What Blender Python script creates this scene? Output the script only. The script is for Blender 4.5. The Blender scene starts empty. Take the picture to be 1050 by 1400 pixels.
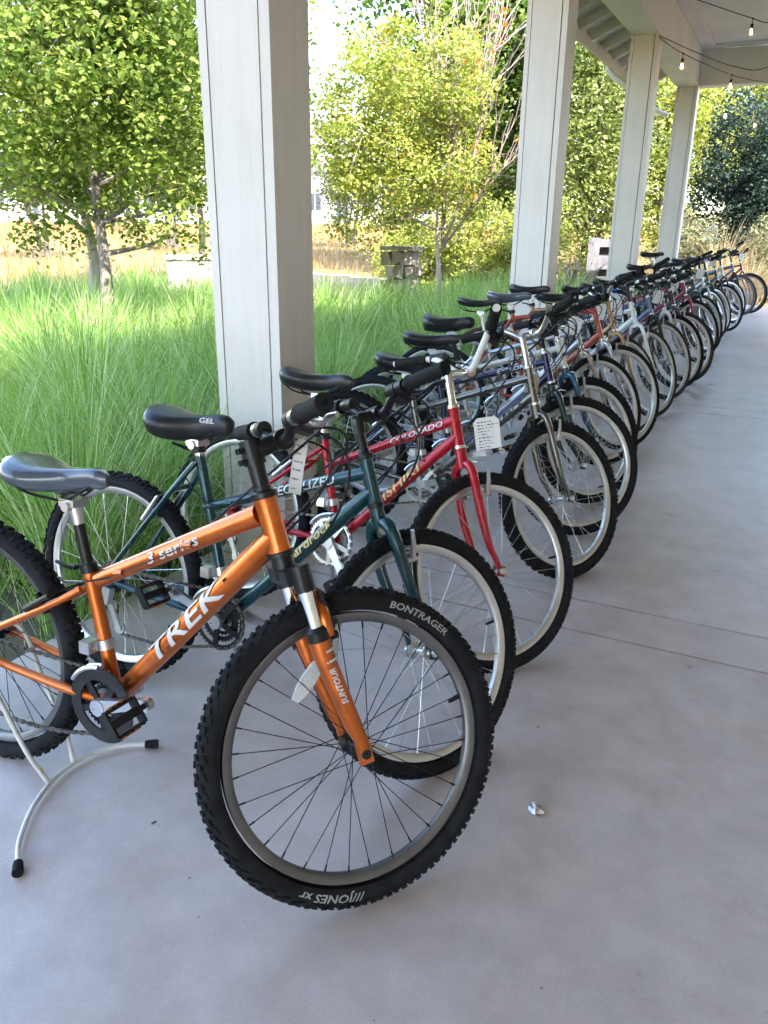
import bpy, bmesh, math, random
import numpy as np
from mathutils import Matrix, Vector
random.seed(7)
rng = np.random.default_rng(11)
scene = bpy.context.scene
COL = scene.collection
PI = math.pi
rad = math.radians

# ------------------------------------------------------------------ camera
cam_d = bpy.data.cameras.new('camera')
cam = bpy.data.objects.new('camera', cam_d)
COL.objects.link(cam)
scene.camera = cam
cam_d.sensor_fit = 'HORIZONTAL'
cam_d.sensor_width = 36.0
cam_d.lens = 36.0 * 1083.5 / 1050.0
cam_d.clip_start = 0.05
cam_d.clip_end = 3000
PITCH, YAW, ROLL, CAMH = rad(19.969), rad(26.166), rad(0.715), 1.366
F = Vector((-math.sin(YAW) * math.cos(PITCH), math.cos(YAW) * math.cos(PITCH), -math.sin(PITCH)))
Rt = Vector((math.cos(YAW), math.sin(YAW), 0))
Up = Rt.cross(F)
R2 = Rt * math.cos(ROLL) + Up * math.sin(ROLL)
U2 = Up * math.cos(ROLL) - Rt * math.sin(ROLL)
cam.matrix_world = Matrix(((R2.x, U2.x, -F.x, 0), (R2.y, U2.y, -F.y, 0), (R2.z, U2.z, -F.z, CAMH), (0, 0, 0, 1)))

# ------------------------------------------------------------------ sky, sun, exposure
SUN_EL = rad(46)
SUN_TO = Vector((1.0, -0.60, 0)).normalized()          # horizontal direction towards the sun
sun_dir = Vector((SUN_TO.x * math.cos(SUN_EL), SUN_TO.y * math.cos(SUN_EL), math.sin(SUN_EL)))
world = bpy.data.worlds.new('World')
scene.world = world
world.use_nodes = True
wn = world.node_tree
bg = wn.nodes['Background']
sky = wn.nodes.new('ShaderNodeTexSky')
sky.sky_type = 'NISHITA'
sky.sun_disc = False
sky.sun_elevation = SUN_EL
sky.sun_rotation = math.atan2(sun_dir.x, sun_dir.y)
sky.air_density = 1.0
sky.dust_density = 1.0
sky.ozone_density = 0.6
wn.links.new(sky.outputs[0], bg.inputs[0])
bg.inputs[1].default_value = 0.15
sl = bpy.data.lights.new('sun', 'SUN')
sl.energy = 2.7
sl.angle = rad(0.53)
sl.color = (1.0, 0.93, 0.82)
sun = bpy.data.objects.new('sun', sl)
COL.objects.link(sun)
sun.rotation_euler = sun_dir.to_track_quat('Z', 'Y').to_euler()
sun.location = (20, -10, 30)
scene.view_settings.view_transform = 'Standard'
scene.view_settings.look = 'None'
scene.view_settings.gamma = 1.0
scene.view_settings.exposure = 3.25
scene.cycles.max_bounces = 6
scene.cycles.diffuse_bounces = 4
scene.cycles.glossy_bounces = 3
scene.cycles.transmission_bounces = 4
scene.cycles.transparent_max_bounces = 4
scene.cycles.caustics_reflective = False
scene.cycles.caustics_refractive = False
scene.cycles.use_adaptive_sampling = True
scene.cycles.adaptive_threshold = 0.03
scene.cycles.use_denoising = True


# ------------------------------------------------------------------ materials
def nodemat(name):
    m = bpy.data.materials.new(name)
    m.use_nodes = True
    nt = m.node_tree
    return m, nt, nt.nodes['Principled BSDF'], nt.nodes['Material Output']


def N(nt, t, **kw):
    n = nt.nodes.new(t)
    for k, v in kw.items():
        if k in n.inputs:
            n.inputs[k].default_value = v
        else:
            setattr(n, k, v)
    return n


def ramp(nt, stops):
    r = nt.nodes.new('ShaderNodeValToRGB')
    e = r.color_ramp.elements
    while len(e) < len(stops):
        e.new(0.5)
    for i, (p, c) in enumerate(stops):
        e[i].position = p
        e[i].color = (*c, 1) if len(c) == 3 else c
    return r


def chips(nt, p, tc, r_out, amount=0.765):
    n = N(nt, 'ShaderNodeTexNoise', Scale=95.0, Detail=5.0, Roughness=0.75)
    nt.links.new(tc.outputs['Object'], n.inputs['Vector'])
    m = ramp(nt, [(amount, (0, 0, 0)), (amount + 0.02, (1, 1, 1))])
    nt.links.new(n.outputs['Fac'], m.inputs['Fac'])
    mx = N(nt, 'ShaderNodeMix', data_type='RGBA')
    nt.links.new(m.outputs[0], mx.inputs[0])
    nt.links.new(r_out, mx.inputs[6])
    mx.inputs[7].default_value = (0.33, 0.31, 0.29, 1)
    nt.links.new(mx.outputs[2], p.inputs['Base Color'])
    mr = N(nt, 'ShaderNodeMath', operation='SUBTRACT')
    mr.inputs[0].default_value = 0.5
    nt.links.new(m.outputs[0], mr.inputs[1])
    nt.links.new(mr.outputs[0], p.inputs['Coat Weight'])


def paint(name, c, rough=0.35, metal=0.0, coat=0.0, wear=0.10, scale=18, bump=0.0, spec=0.5, coat_r=0.12, chip=False):
    """Solid finish with slight colour drift, dust and uneven gloss."""
    m, nt, p, out = nodemat(name)
    tc = N(nt, 'ShaderNodeTexCoord')
    no = N(nt, 'ShaderNodeTexNoise', Scale=scale, Detail=6.0, Roughness=0.6)
    nt.links.new(tc.outputs['Object'], no.inputs['Vector'])
    d = tuple(max(0, x * (1 - wear * 2)) for x in c)
    l = tuple(min(1, x * (1 + wear) + wear * 0.03) for x in c)
    r = ramp(nt, [(0.3, d), (0.7, l)])
    nt.links.new(no.outputs['Fac'], r.inputs['Fac'])
    nt.links.new(r.outputs['Color'], p.inputs['Base Color'])
    mr = N(nt, 'ShaderNodeMapRange')
    mr.inputs['To Min'].default_value = max(0.02, rough - 0.08)
    mr.inputs['To Max'].default_value = min(1, rough + 0.14)
    nt.links.new(no.outputs['Fac'], mr.inputs['Value'])
    nt.links.new(mr.outputs[0], p.inputs['Roughness'])
    p.inputs['Metallic'].default_value = metal
    p.inputs['Coat Weight'].default_value = coat
    p.inputs['Coat Roughness'].default_value = coat_r
    p.inputs['Specular IOR Level'].default_value = spec
    if chip:
        chips(nt, p, tc, r.outputs['Color'])
    if bump:
        n2 = N(nt, 'ShaderNodeTexNoise', Scale=scale * 8, Detail=4.0)
        nt.links.new(tc.outputs['Object'], n2.inputs['Vector'])
        b = N(nt, 'ShaderNodeBump', Strength=bump, Distance=0.002)
        nt.links.new(n2.outputs['Fac'], b.inputs['Height'])
        nt.links.new(b.outputs[0], p.inputs['Normal'])
    return m


M = {}
M['rubber'] = paint('tyre_rubber', (0.010, 0.010, 0.012), 0.85, spec=0.22, bump=0.25, scale=30, wear=0.25)
M['rubber_grey'] = paint('grey_dusty_rubber', (0.035, 0.036, 0.040), 0.85, spec=0.25, bump=0.2, wear=0.25)
M['rubber_brown'] = paint('brown_wall_rubber', (0.055, 0.022, 0.016), 0.8, spec=0.25, bump=0.2)
M['black'] = paint('black_plastic', (0.009, 0.009, 0.010), 0.45, spec=0.35, wear=0.2)
M['black_metal'] = paint('black_anodised_metal', (0.02, 0.02, 0.022), 0.32, 0.6)
M['grip'] = paint('grip_rubber', (0.009, 0.009, 0.010), 0.8, spec=0.22, bump=0.4, scale=60)
M['silver'] = paint('silver_alloy', (0.62, 0.62, 0.63), 0.28, 1.0, wear=0.08)
M['rim_silver'] = paint('brushed_rim_alloy', (0.60, 0.60, 0.60), 0.36, 0.9, wear=0.06)
M['chrome'] = paint('chrome', (0.8, 0.8, 0.8), 0.08, 1.0, wear=0.03)
M['rim_dark'] = paint('dark_rim_alloy', (0.16, 0.155, 0.155), 0.38, 0.8)
M['spoke_silver'] = paint('spoke_steel', (0.55, 0.55, 0.56), 0.3, 1.0)
M['spoke_black'] = paint('spoke_black', (0.02, 0.02, 0.02), 0.4, 0.5)
M['chain'] = paint('oily_chain', (0.16, 0.14, 0.12), 0.4, 0.9, scale=80, wear=0.3)
M['saddle_black'] = paint('saddle_vinyl_black', (0.012, 0.013, 0.016), 0.36, bump=0.12, scale=70)
M['saddle_grey'] = paint('saddle_vinyl_silver', (0.075, 0.09, 0.115), 0.16, bump=0.04, scale=9, wear=0.03, coat=0.6)
M['white_print'] = paint('white_print', (0.66, 0.65, 0.63), 0.5, chip=True)
M['yellow_print'] = paint('yellow_print', (0.75, 0.52, 0.16), 0.5)
M['grey_print'] = paint('grey_print', (0.33, 0.33, 0.34), 0.6)
M['black_print'] = paint('black_print', (0.02, 0.02, 0.025), 0.5)
M['amber'] = paint('amber_reflector', (0.75, 0.20, 0.02), 0.15, coat=0.5)
M['clear_reflector'] = paint('clear_reflector', (0.62, 0.64, 0.66), 0.12, coat=0.6, scale=200)
M['tag_paper'] = paint('tag_paper', (0.82, 0.82, 0.80), 0.7, wear=0.03)
M['tag_brown'] = paint('kraft_paper', (0.42, 0.36, 0.29), 0.8)
M['ink'] = paint('pen_ink', (0.05, 0.05, 0.09), 0.7)
M['white_tube'] = paint('white_enamel', (0.72, 0.71, 0.66), 0.3, wear=0.08)
M['tape_yellow'] = paint('yellow_tape', (0.75, 0.58, 0.05), 0.5)
M['bar_tape_cream'] = paint('cream_tape', (0.55, 0.58, 0.42), 0.6)
M['copper'] = paint('tarnished_copper_post', (0.42, 0.25, 0.18), 0.35, 0.9)
M['blue_grip'] = paint('blue_rubber', (0.02, 0.16, 0.55), 0.5)
M['red_part'] = paint('red_anodised', (0.5, 0.03, 0.05), 0.35, 0.3)
M['foil'] = paint('crumpled_foil', (0.65, 0.65, 0.66), 0.3, 0.9, wear=0.2, scale=60)


def wood_white(name, c, scale=1.0, grain=1.0):
    m, nt, p, out = nodemat(name)
    tc = N(nt, 'ShaderNodeTexCoord')
    mp = N(nt, 'ShaderNodeMapping')
    mp.inputs['Scale'].default_value = (22 * scale, 22 * scale, 1.1 * scale)
    nt.links.new(tc.outputs['Object'], mp.inputs['Vector'])
    n1 = N(nt, 'ShaderNodeTexNoise', Scale=1.6, Detail=8.0, Roughness=0.65, Distortion=0.8)
    nt.links.new(mp.outputs[0], n1.inputs['Vector'])
    n2 = N(nt, 'ShaderNodeTexNoise', Scale=1.7, Detail=5.0)
    nt.links.new(tc.outputs['Object'], n2.inputs['Vector'])
    r1 = ramp(nt, [(0.30, tuple(x * (1 - 0.20 * grain) for x in c)), (0.55, c), (0.8, tuple(min(1, x * (1 + 0.07 * grain)) for x in c))])
    nt.links.new(n1.outputs['Fac'], r1.inputs['Fac'])
    r2 = ramp(nt, [(0.32, (0.86, 0.85, 0.82)), (0.6, (1, 1, 1))])
    nt.links.new(n2.outputs['Fac'], r2.inputs['Fac'])
    mx = N(nt, 'ShaderNodeMix', data_type='RGBA', blend_type='MULTIPLY')
    mx.inputs[0].default_value = 0.8
    nt.links.new(r1.outputs[0], mx.inputs[6])
    nt.links.new(r2.outputs[0], mx.inputs[7])
    nt.links.new(mx.outputs[2], p.inputs['Base Color'])
    p.inputs['Roughness'].default_value = 0.55
    b = N(nt, 'ShaderNodeBump', Strength=0.22 * grain, Distance=0.003)
    nt.links.new(n1.outputs['Fac'], b.inputs['Height'])
    nt.links.new(b.outputs[0], p.inputs['Normal'])
    return m


M['col_white'] = wood_white('painted_column_board', (0.68, 0.63, 0.575), 1.0, 0.35)
M['beam_white'] = wood_white('painted_beam_board', (0.68, 0.65, 0.57), 1.0, 0.35)
M['ceiling'] = wood_white('painted_ceiling_board', (0.66, 0.63, 0.56), 0.5, 0.4)
M['gap_dark'] = paint('dark_joint', (0.03, 0.025, 0.02), 0.9)
M['wall_beige'] = wood_white('painted_wall_board', (0.74, 0.67, 0.57), 0.5)
M['roofing'] = paint('grey_roof_metal', (0.25, 0.25, 0.26), 0.5)


def concrete():
    m, nt, p, out = nodemat('broomed_concrete')
    tc = N(nt, 'ShaderNodeTexCoord')
    g = N(nt, 'ShaderNodeNewGeometry')
    src = g.outputs['Position']
    big = N(nt, 'ShaderNodeTexNoise', Scale=0.9, Detail=5.0, Roughness=0.6, Distortion=0.6)
    mid = N(nt, 'ShaderNodeTexNoise', Scale=7.0, Detail=6.0, Roughness=0.65)
    fine = N(nt, 'ShaderNodeTexNoise', Scale=280.0, Detail=4.0, Roughness=0.7)
    spk = N(nt, 'ShaderNodeTexVoronoi', Scale=55.0)
    for n in (big, mid, fine, spk):
        nt.links.new(src, n.inputs['Vector'])
    r = ramp(nt, [(0.25, (0.53, 0.445, 0.40)), (0.5, (0.61, 0.525, 0.485)), (0.75, (0.66, 0.58, 0.55))])
    nt.links.new(big.outputs['Fac'], r.inputs['Fac'])
    r2 = ramp(nt, [(0.3, (0.84, 0.83, 0.82)), (0.7, (1.08, 1.08, 1.09))])
    nt.links.new(mid.outputs['Fac'], r2.inputs['Fac'])
    r3 = ramp(nt, [(0.25, (0.78, 0.77, 0.76)), (0.5, (1, 1, 1)), (0.78, (1.16, 1.16, 1.16))])
    nt.links.new(fine.outputs['Fac'], r3.inputs['Fac'])
    r4 = ramp(nt, [(0.0, (1.18, 1.18, 1.18)), (0.10, (1, 1, 1))])
    nt.links.new(spk.outputs['Distance'], r4.inputs['Fac'])
    cur = r.outputs[0]
    for q in (r2, r3, r4):
        mx = N(nt, 'ShaderNodeMix', data_type='RGBA', blend_type='MULTIPLY')
        mx.inputs[0].default_value = 1.0
        nt.links.new(cur, mx.inputs[6])
        nt.links.new(q.outputs[0], mx.inputs[7])
        cur = mx.outputs[2]
    sp = N(nt, 'ShaderNodeTexNoise', Scale=38.0, Detail=3.0, Roughness=0.8)
    stn = N(nt, 'ShaderNodeTexNoise', Scale=1.9, Detail=7.0, Roughness=0.7, Distortion=1.2)
    for n in (sp, stn):
        nt.links.new(src, n.inputs['Vector'])
    r5 = ramp(nt, [(0.70, (1, 1, 1)), (0.735, (0.55, 0.52, 0.50))])
    nt.links.new(sp.outputs['Fac'], r5.inputs['Fac'])
    r6 = ramp(nt, [(0.50, (1, 1, 1)), (0.68, (0.91, 0.87, 0.82))])
    nt.links.new(stn.outputs['Fac'], r6.inputs['Fac'])
    for q in (r5, r6):
        mx = N(nt, 'ShaderNodeMix', data_type='RGBA', blend_type='MULTIPLY')
        mx.inputs[0].default_value = 1.0
        nt.links.new(cur, mx.inputs[6])
        nt.links.new(q.outputs[0], mx.inputs[7])
        cur = mx.outputs[2]
    nt.links.new(cur, p.inputs['Base Color'])
    mr = N(nt, 'ShaderNodeMapRange')
    mr.inputs['To Min'].default_value = 0.20
    mr.inputs['To Max'].default_value = 0.44
    nt.links.new(mid.outputs['Fac'], mr.inputs['Value'])
    nt.links.new(mr.outputs[0], p.inputs['Roughness'])
    b = N(nt, 'ShaderNodeBump', Strength=0.14, Distance=0.002)
    nt.links.new(fine.outputs['Fac'], b.inputs['Height'])
    nt.links.new(b.outputs[0], p.inputs['Normal'])
    return m


M['concrete'] = concrete()


def foliage(name, cols, trans=0.45, rough=0.55, sheen=0.12):
    """Per-leaf colour (random per island), diffuse + translucent + a little gloss."""
    m, nt, p, out = nodemat(name)
    g = N(nt, 'ShaderNodeNewGeometry')
    r = ramp(nt, [(c[3] if len(c) > 3 else i / (len(cols) - 1), c[:3]) for i, c in enumerate(cols)])
    nt.links.new(g.outputs['Random Per Island'], r.inputs['Fac'])
    nt.links.new(r.outputs[0], p.inputs['Base Color'])
    p.inputs['Roughness'].default_value = rough
    p.inputs['Specular IOR Level'].default_value = sheen
    t = N(nt, 'ShaderNodeBsdfTranslucent')
    hs = N(nt, 'ShaderNodeHueSaturation', Saturation=1.1, Value=1.25)
    nt.links.new(r.outputs[0], hs.inputs['Color'])
    nt.links.new(hs.outputs[0], t.inputs['Color'])
    mx = N(nt, 'ShaderNodeMixShader')
    mx.inputs[0].default_value = trans
    nt.links.new(p.outputs[0], mx.inputs[1])
    nt.links.new(t.outputs[0], mx.inputs[2])
    nt.links.new(mx.outputs[0], out.inputs['Surface'])
    return m


M['grass'] = foliage('green_bunch_grass', [(0.10, 0.20, 0.035, 0.0), (0.20, 0.35, 0.075, 0.3), (0.29, 0.43, 0.12, 0.6), (0.36, 0.48, 0.16, 0.80), (0.62, 0.68, 0.36, 0.86), (0.66, 0.66, 0.40, 1.0)], 0.45)
M['grass_dry'] = foliage('dry_straw_grass', [(0.26, 0.155, 0.05), (0.33, 0.21, 0.08), (0.38, 0.25, 0.11), (0.27, 0.19, 0.06)], 0.35)
M['grass_plume'] = foliage('dry_plume_grass', [(0.42, 0.34, 0.20), (0.52, 0.44, 0.29), (0.36, 0.30, 0.15)], 0.35)
M['leaf_maple'] = foliage('green_maple_leaf', [(0.09, 0.145, 0.03), (0.15, 0.21, 0.045), (0.22, 0.28, 0.07), (0.29, 0.33, 0.09), (0.12, 0.18, 0.04)], 0.5)
M['leaf_yellow'] = foliage('yellow_green_leaf', [(0.19, 0.24, 0.05), (0.27, 0.31, 0.07), (0.35, 0.37, 0.10), (0.22, 0.27, 0.06), (0.42, 0.36, 0.11)], 0.45)
M['leaf_orange'] = foliage('turning_orange_leaf', [(0.42, 0.10, 0.03), (0.48, 0.20, 0.04), (0.40, 0.28, 0.05)], 0.45)
M['leaf_deep'] = foliage('deep_green_leaf', [(0.05, 0.10, 0.02), (0.08, 0.15, 0.03), (0.12, 0.19, 0.04), (0.17, 0.22, 0.06)], 0.4)
M['leaf_poplar'] = foliage('bright_poplar_leaf', [(0.15, 0.19, 0.05), (0.22, 0.26, 0.075), (0.31, 0.34, 0.12), (0.11, 0.15, 0.04), (0.36, 0.36, 0.15)], 0.42)
M['leaf_blue'] = foliage('blue_grey_shrub_leaf', [(0.022, 0.042, 0.030), (0.036, 0.060, 0.046), (0.060, 0.085, 0.070), (0.032, 0.050, 0.030)], 0.25, sheen=0.1)
M['leaf_olive'] = foliage('olive_leaf', [(0.08, 0.10, 0.05), (0.12, 0.14, 0.08), (0.15, 0.16, 0.10)], 0.3)
M['leaf_sage'] = foliage('pale_sage_leaf', [(0.22, 0.23, 0.12), (0.30, 0.30, 0.18), (0.16, 0.19, 0.09)], 0.35)


def bark(name, a, b_, scale=14):
    m, nt, p, out = nodemat(name)
    tc = N(nt, 'ShaderNodeTexCoord')
    mp = N(nt, 'ShaderNodeMapping')
    mp.inputs['Scale'].default_value = (scale, scale, scale * 0.35)
    nt.links.new(tc.outputs['Object'], mp.inputs['Vector'])
    n = N(nt, 'ShaderNodeTexNoise', Scale=1.0, Detail=8.0, Roughness=0.7, Distortion=0.5)
    nt.links.new(mp.outputs[0], n.inputs['Vector'])
    r = ramp(nt, [(0.35, a), (0.65, b_)])
    nt.links.new(n.outputs['Fac'], r.inputs['Fac'])
    nt.links.new(r.outputs[0], p.inputs['Base Color'])
    p.inputs['Roughness'].default_value = 0.85
    b = N(nt, 'ShaderNodeBump', Strength=0.6, Distance=0.02)
    nt.links.new(n.outputs['Fac'], b.inputs['Height'])
    nt.links.new(b.outputs[0], p.inputs['Normal'])
    return m


M['bark_grey'] = bark('grey_bark', (0.07, 0.058, 0.05), (0.22, 0.19, 0.165))
M['bark_pale'] = bark('pale_smooth_bark', (0.26, 0.22, 0.20), (0.46, 0.40, 0.37))
M['bark_dead'] = bark('bare_dead_bark', (0.20, 0.14, 0.125), (0.34, 0.26, 0.24))
M['bark_dark'] = bark('dark_olive_bark', (0.05, 0.04, 0.04), (0.13, 0.10, 0.09))
M['stone'] = bark('rubble_stone', (0.15, 0.11, 0.09), (0.30, 0.25, 0.22), 9)
M['stone_pale'] = bark('pale_cast_stone', (0.28, 0.24, 0.22), (0.40, 0.35, 0.33), 5)
M['house_white'] = paint('white_house_render', (0.42, 0.41, 0.40), 0.7, scale=2)
M['house_roof'] = paint('grey_shingle_roof', (0.16, 0.15, 0.15), 0.8, scale=4)
M['house_glass'] = paint('dark_window_glass', (0.05, 0.055, 0.07), 0.1)
M['fence_grey'] = bark('weathered_whitewash', (0.13, 0.125, 0.14), (0.22, 0.21, 0.23), 5)
M['dead_wood'] = bark('dry_brown_wood', (0.16, 0.10, 0.06), (0.36, 0.26, 0.19))


def ground_mat():
    m, nt, p, out = nodemat('dry_field_ground')
    g = N(nt, 'ShaderNodeNewGeometry')
    n1 = N(nt, 'ShaderNodeTexNoise', Scale=0.16, Detail=6.0, Roughness=0.6)
    n2 = N(nt, 'ShaderNodeTexNoise', Scale=3.0, Detail=8.0, Roughness=0.7)
    for n in (n1, n2):
        nt.links.new(g.outputs['Position'], n.inputs['Vector'])
    r = ramp(nt, [(0.3, (0.20, 0.125, 0.05)), (0.5, (0.27, 0.175, 0.08)), (0.7, (0.33, 0.22, 0.115))])
    nt.links.new(n1.outputs['Fac'], r.inputs['Fac'])
    r2 = ramp(nt, [(0.3, (0.7, 0.68, 0.6)), (0.7, (1.1, 1.1, 1.05))])
    nt.links.new(n2.outputs['Fac'], r2.inputs['Fac'])
    mx = N(nt, 'ShaderNodeMix', data_type='RGBA', blend_type='MULTIPLY')
    mx.inputs[0].default_value = 1.0
    nt.links.new(r.outputs[0], mx.inputs[6])
    nt.links.new(r2.outputs[0], mx.inputs[7])
    nt.links.new(mx.outputs[2], p.inputs['Base Color'])
    p.inputs['Roughness'].default_value = 0.95
    b = N(nt, 'ShaderNodeBump', Strength=0.5, Distance=0.05)
    nt.links.new(n2.outputs['Fac'], b.inputs['Height'])
    nt.links.new(b.outputs[0], p.inputs['Normal'])
    return m


M['ground'] = ground_mat()
M['soil'] = bark('planting_soil', (0.06, 0.05, 0.03), (0.13, 0.11, 0.06), 5)


def emitter(name, c, s):
    m, nt, p, out = nodemat(name)
    p.inputs['Base Color'].default_value = (*c, 1)
    p.inputs['Emission Color'].default_value = (*c, 1)
    p.inputs['Emission Strength'].default_value = s
    return m


M['filament'] = emitter('glowing_filament', (1.0, 0.36, 0.08), 22.0)


def glass_bulb():
    m, nt, p, out = nodemat('bulb_glass')
    p.inputs['Base Color'].default_value = (1.0, 0.70, 0.45, 1)
    p.inputs['Transmission Weight'].default_value = 1.0
    p.inputs['Roughness'].default_value = 0.03
    p.inputs['IOR'].default_value = 1.2
    return m


M['bulb_glass'] = glass_bulb()


# ------------------------------------------------------------------ mesh helpers
def V(*a):
    return np.array(a, float)


def nrm(v):
    v = np.asarray(v, float)
    return v / (np.linalg.norm(v) + 1e-12)


class MB:
    def __init__(s):
        s.v = []
        s.f = []
        s.n = 0

    def add(s, vs, fs):
        s.v.append(np.asarray(vs, float).reshape(-1, 3))
        o = s.n
        s.f += [tuple(i + o for i in f) for f in fs]
        s.n += len(s.v[-1])
        return s

    def tube(s, path, r, n=8, cap=True, flat=1.0, flatdir=None):
        P = np.asarray(path, float)
        k = len(P)
        R = np.full(k, r, float) if np.isscalar(r) else np.asarray(r, float)
        T = np.zeros_like(P)
        T[1:-1] = P[2:] - P[:-2]
        T[0] = P[1] - P[0]
        T[-1] = P[-1] - P[-2]
        T /= np.linalg.norm(T, axis=1)[:, None] + 1e-12
        u = np.cross(T[0], [0, 0, 1.0] if flatdir is None else flatdir)
        if np.linalg.norm(u) < 1e-3:
            u = np.cross(T[0], [0, 1.0, 0])
        u = nrm(u)
        a = np.linspace(0, 2 * PI, n, endpoint=False)
        vs = []
        for i in range(k):
            u = nrm(u - T[i] * (u @ T[i]))
            w = np.cross(T[i], u)
            vs.append(P[i] + R[i] * (np.cos(a)[:, None] * u * flat + np.sin(a)[:, None] * w))
        fs = []
        for i in range(k - 1):
            for j in range(n):
                j2 = (j + 1) % n
                fs.append((i * n + j, i * n + j2, (i + 1) * n + j2, (i + 1) * n + j))
        if cap:
            fs.append(tuple(range(n - 1, -1, -1)))
            fs.append(tuple((k - 1) * n + j for j in range(n)))
        return s.add(np.concatenate(vs), fs)

    def cyl(s, a, b, r, n=12, r2=None):
        return s.tube([a, b], [r, r if r2 is None else r2], n)

    def box(s, c, size, ax=None):
        h = np.asarray(size, float) / 2
        A = np.eye(3) if ax is None else np.array([nrm(q) for q in ax])
        sg = np.array([[x, y, z] for x in (-1, 1) for y in (-1, 1) for z in (-1, 1)], float)
        vs = np.asarray(c, float) + (sg * h) @ A
        return s.add(vs, [(0, 1, 3, 2), (4, 6, 7, 5), (0, 4, 5, 1), (2, 3, 7, 6), (0, 2, 6, 4), (1, 5, 7, 3)])

    def lathe(s, prof, o=(0, 0, 0), axis=(0, 1, 0), n=24, closed=False):
        """profile of (radius, height along axis)."""
        ax = nrm(axis)
        u = np.cross(ax, [0, 0, 1.0])
        if np.linalg.norm(u) < 1e-3:
            u = np.cross(ax, [1.0, 0, 0])
        u = nrm(u)
        w = np.cross(ax, u)
        a = np.linspace(0, 2 * PI, n, endpoint=False)
        vs = []
        for (r, h) in prof:
            vs.append(np.asarray(o, float) + ax * h + r * (np.cos(a)[:, None] * u + np.sin(a)[:, None] * w))
        k = len(prof)
        fs = []
        for i in range(k if closed else k - 1):
            i2 = (i + 1) % k
            for j in range(n):
                j2 = (j + 1) % n
                fs.append((i * n + j, i * n + j2, i2 * n + j2, i2 * n + j))
        if not closed:
            if prof[0][0] > 1e-5:
                fs.append(tuple(range(n - 1, -1, -1)))
            if prof[-1][0] > 1e-5:
                fs.append(tuple((k - 1) * n + j for j in range(n)))
        return s.add(np.concatenate(vs), fs)

    def loft(s, rings, cap=True):
        k = len(rings)
        n = len(rings[0])
        fs = []
        for i in range(k - 1):
            for j in range(n):
                j2 = (j + 1) % n
                fs.append((i * n + j, i * n + j2, (i + 1) * n + j2, (i + 1) * n + j))
        if cap:
            fs.append(tuple(range(n - 1, -1, -1)))
            fs.append(tuple((k - 1) * n + j for j in range(n)))
        return s.add(np.concatenate([np.asarray(r, float) for r in rings]), fs)

    def mesh(s, name, smooth=True, sharp=40):
        me = bpy.data.meshes.new(name)
        me.from_pydata(np.concatenate(s.v).tolist() if s.v else [], [], s.f)
        me.validate()
        if smooth:
            me.polygons.foreach_set('use_smooth', [True] * len(me.polygons))
            try:
                me.set_sharp_from_angle(angle=rad(sharp))
            except Exception:
                pass
        me.update()
        return me

    def build(s, name, mat, parent=None, smooth=True, M4=None):
        return mk(name, s.mesh(name, smooth), mat, parent, M4)


def mk(name, me, mat=None, parent=None, M4=None):
    """One object on (possibly shared) mesh data, material on the object slot."""
    o = bpy.data.objects.new(name, me)
    COL.objects.link(o)
    if mat is not None:
        if len(me.materials) == 0:
            me.materials.append(None)
        o.material_slots[0].link = 'OBJECT'
        o.material_slots[0].material = M[mat] if isinstance(mat, str) else mat
    if parent is not None:
        o.parent = parent
    if M4 is not None:
        o.matrix_basis = M4
    return o


def empty(name, loc=(0, 0, 0), parent=None, M4=None):
    o = bpy.data.objects.new(name, None)
    o.empty_display_size = 0.1
    COL.objects.link(o)
    o.location = loc
    if parent is not None:
        o.parent = parent
    if M4 is not None:
        o.matrix_basis = M4
    return o


def tag(o, label=None, cat=None, group=None, kind=None):
    if label:
        o['label'] = label
    if cat:
        o['category'] = cat
    if group:
        o['group'] = group
    if kind:
        o['kind'] = kind
    return o


def npmesh(name, verts, tris):
    me = bpy.data.meshes.new(name)
    verts = np.ascontiguousarray(verts, np.float32)
    tris = np.ascontiguousarray(tris, np.int32)
    k = tris.shape[1]
    me.vertices.add(len(verts))
    me.vertices.foreach_set('co', verts.ravel())
    me.loops.add(tris.size)
    me.loops.foreach_set('vertex_index', tris.ravel())
    me.polygons.add(len(tris))
    me.polygons.foreach_set('loop_start', np.arange(0, tris.size, k, dtype=np.int32))
    me.update(calc_edges=True)
    return me


def bez(p0, p1, p2, p3, n=14):
    t = np.linspace(0, 1, n)[:, None]
    p0, p1, p2, p3 = map(lambda q: np.asarray(q, float), (p0, p1, p2, p3))
    return (1 - t) ** 3 * p0 + 3 * (1 - t) ** 2 * t * p1 + 3 * (1 - t) * t * t * p2 + t ** 3 * p3


def smoothpath(pts, n=6):
    """Catmull-Rom through points."""
    P = [np.asarray(p, float) for p in pts]
    P = [2 * P[0] - P[1]] + P + [2 * P[-1] - P[-2]]
    out = []
    for i in range(1, len(P) - 2):
        for t in np.linspace(0, 1, n, endpoint=False):
            a, b, c, d = P[i - 1], P[i], P[i + 1], P[i + 2]
            out.append(0.5 * ((2 * b) + (-a + c) * t + (2 * a - 5 * b + 4 * c - d) * t * t + (-a + 3 * b - 3 * c + d) * t ** 3))
    out.append(P[-2])
    return np.array(out)


_txt = {}


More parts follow.
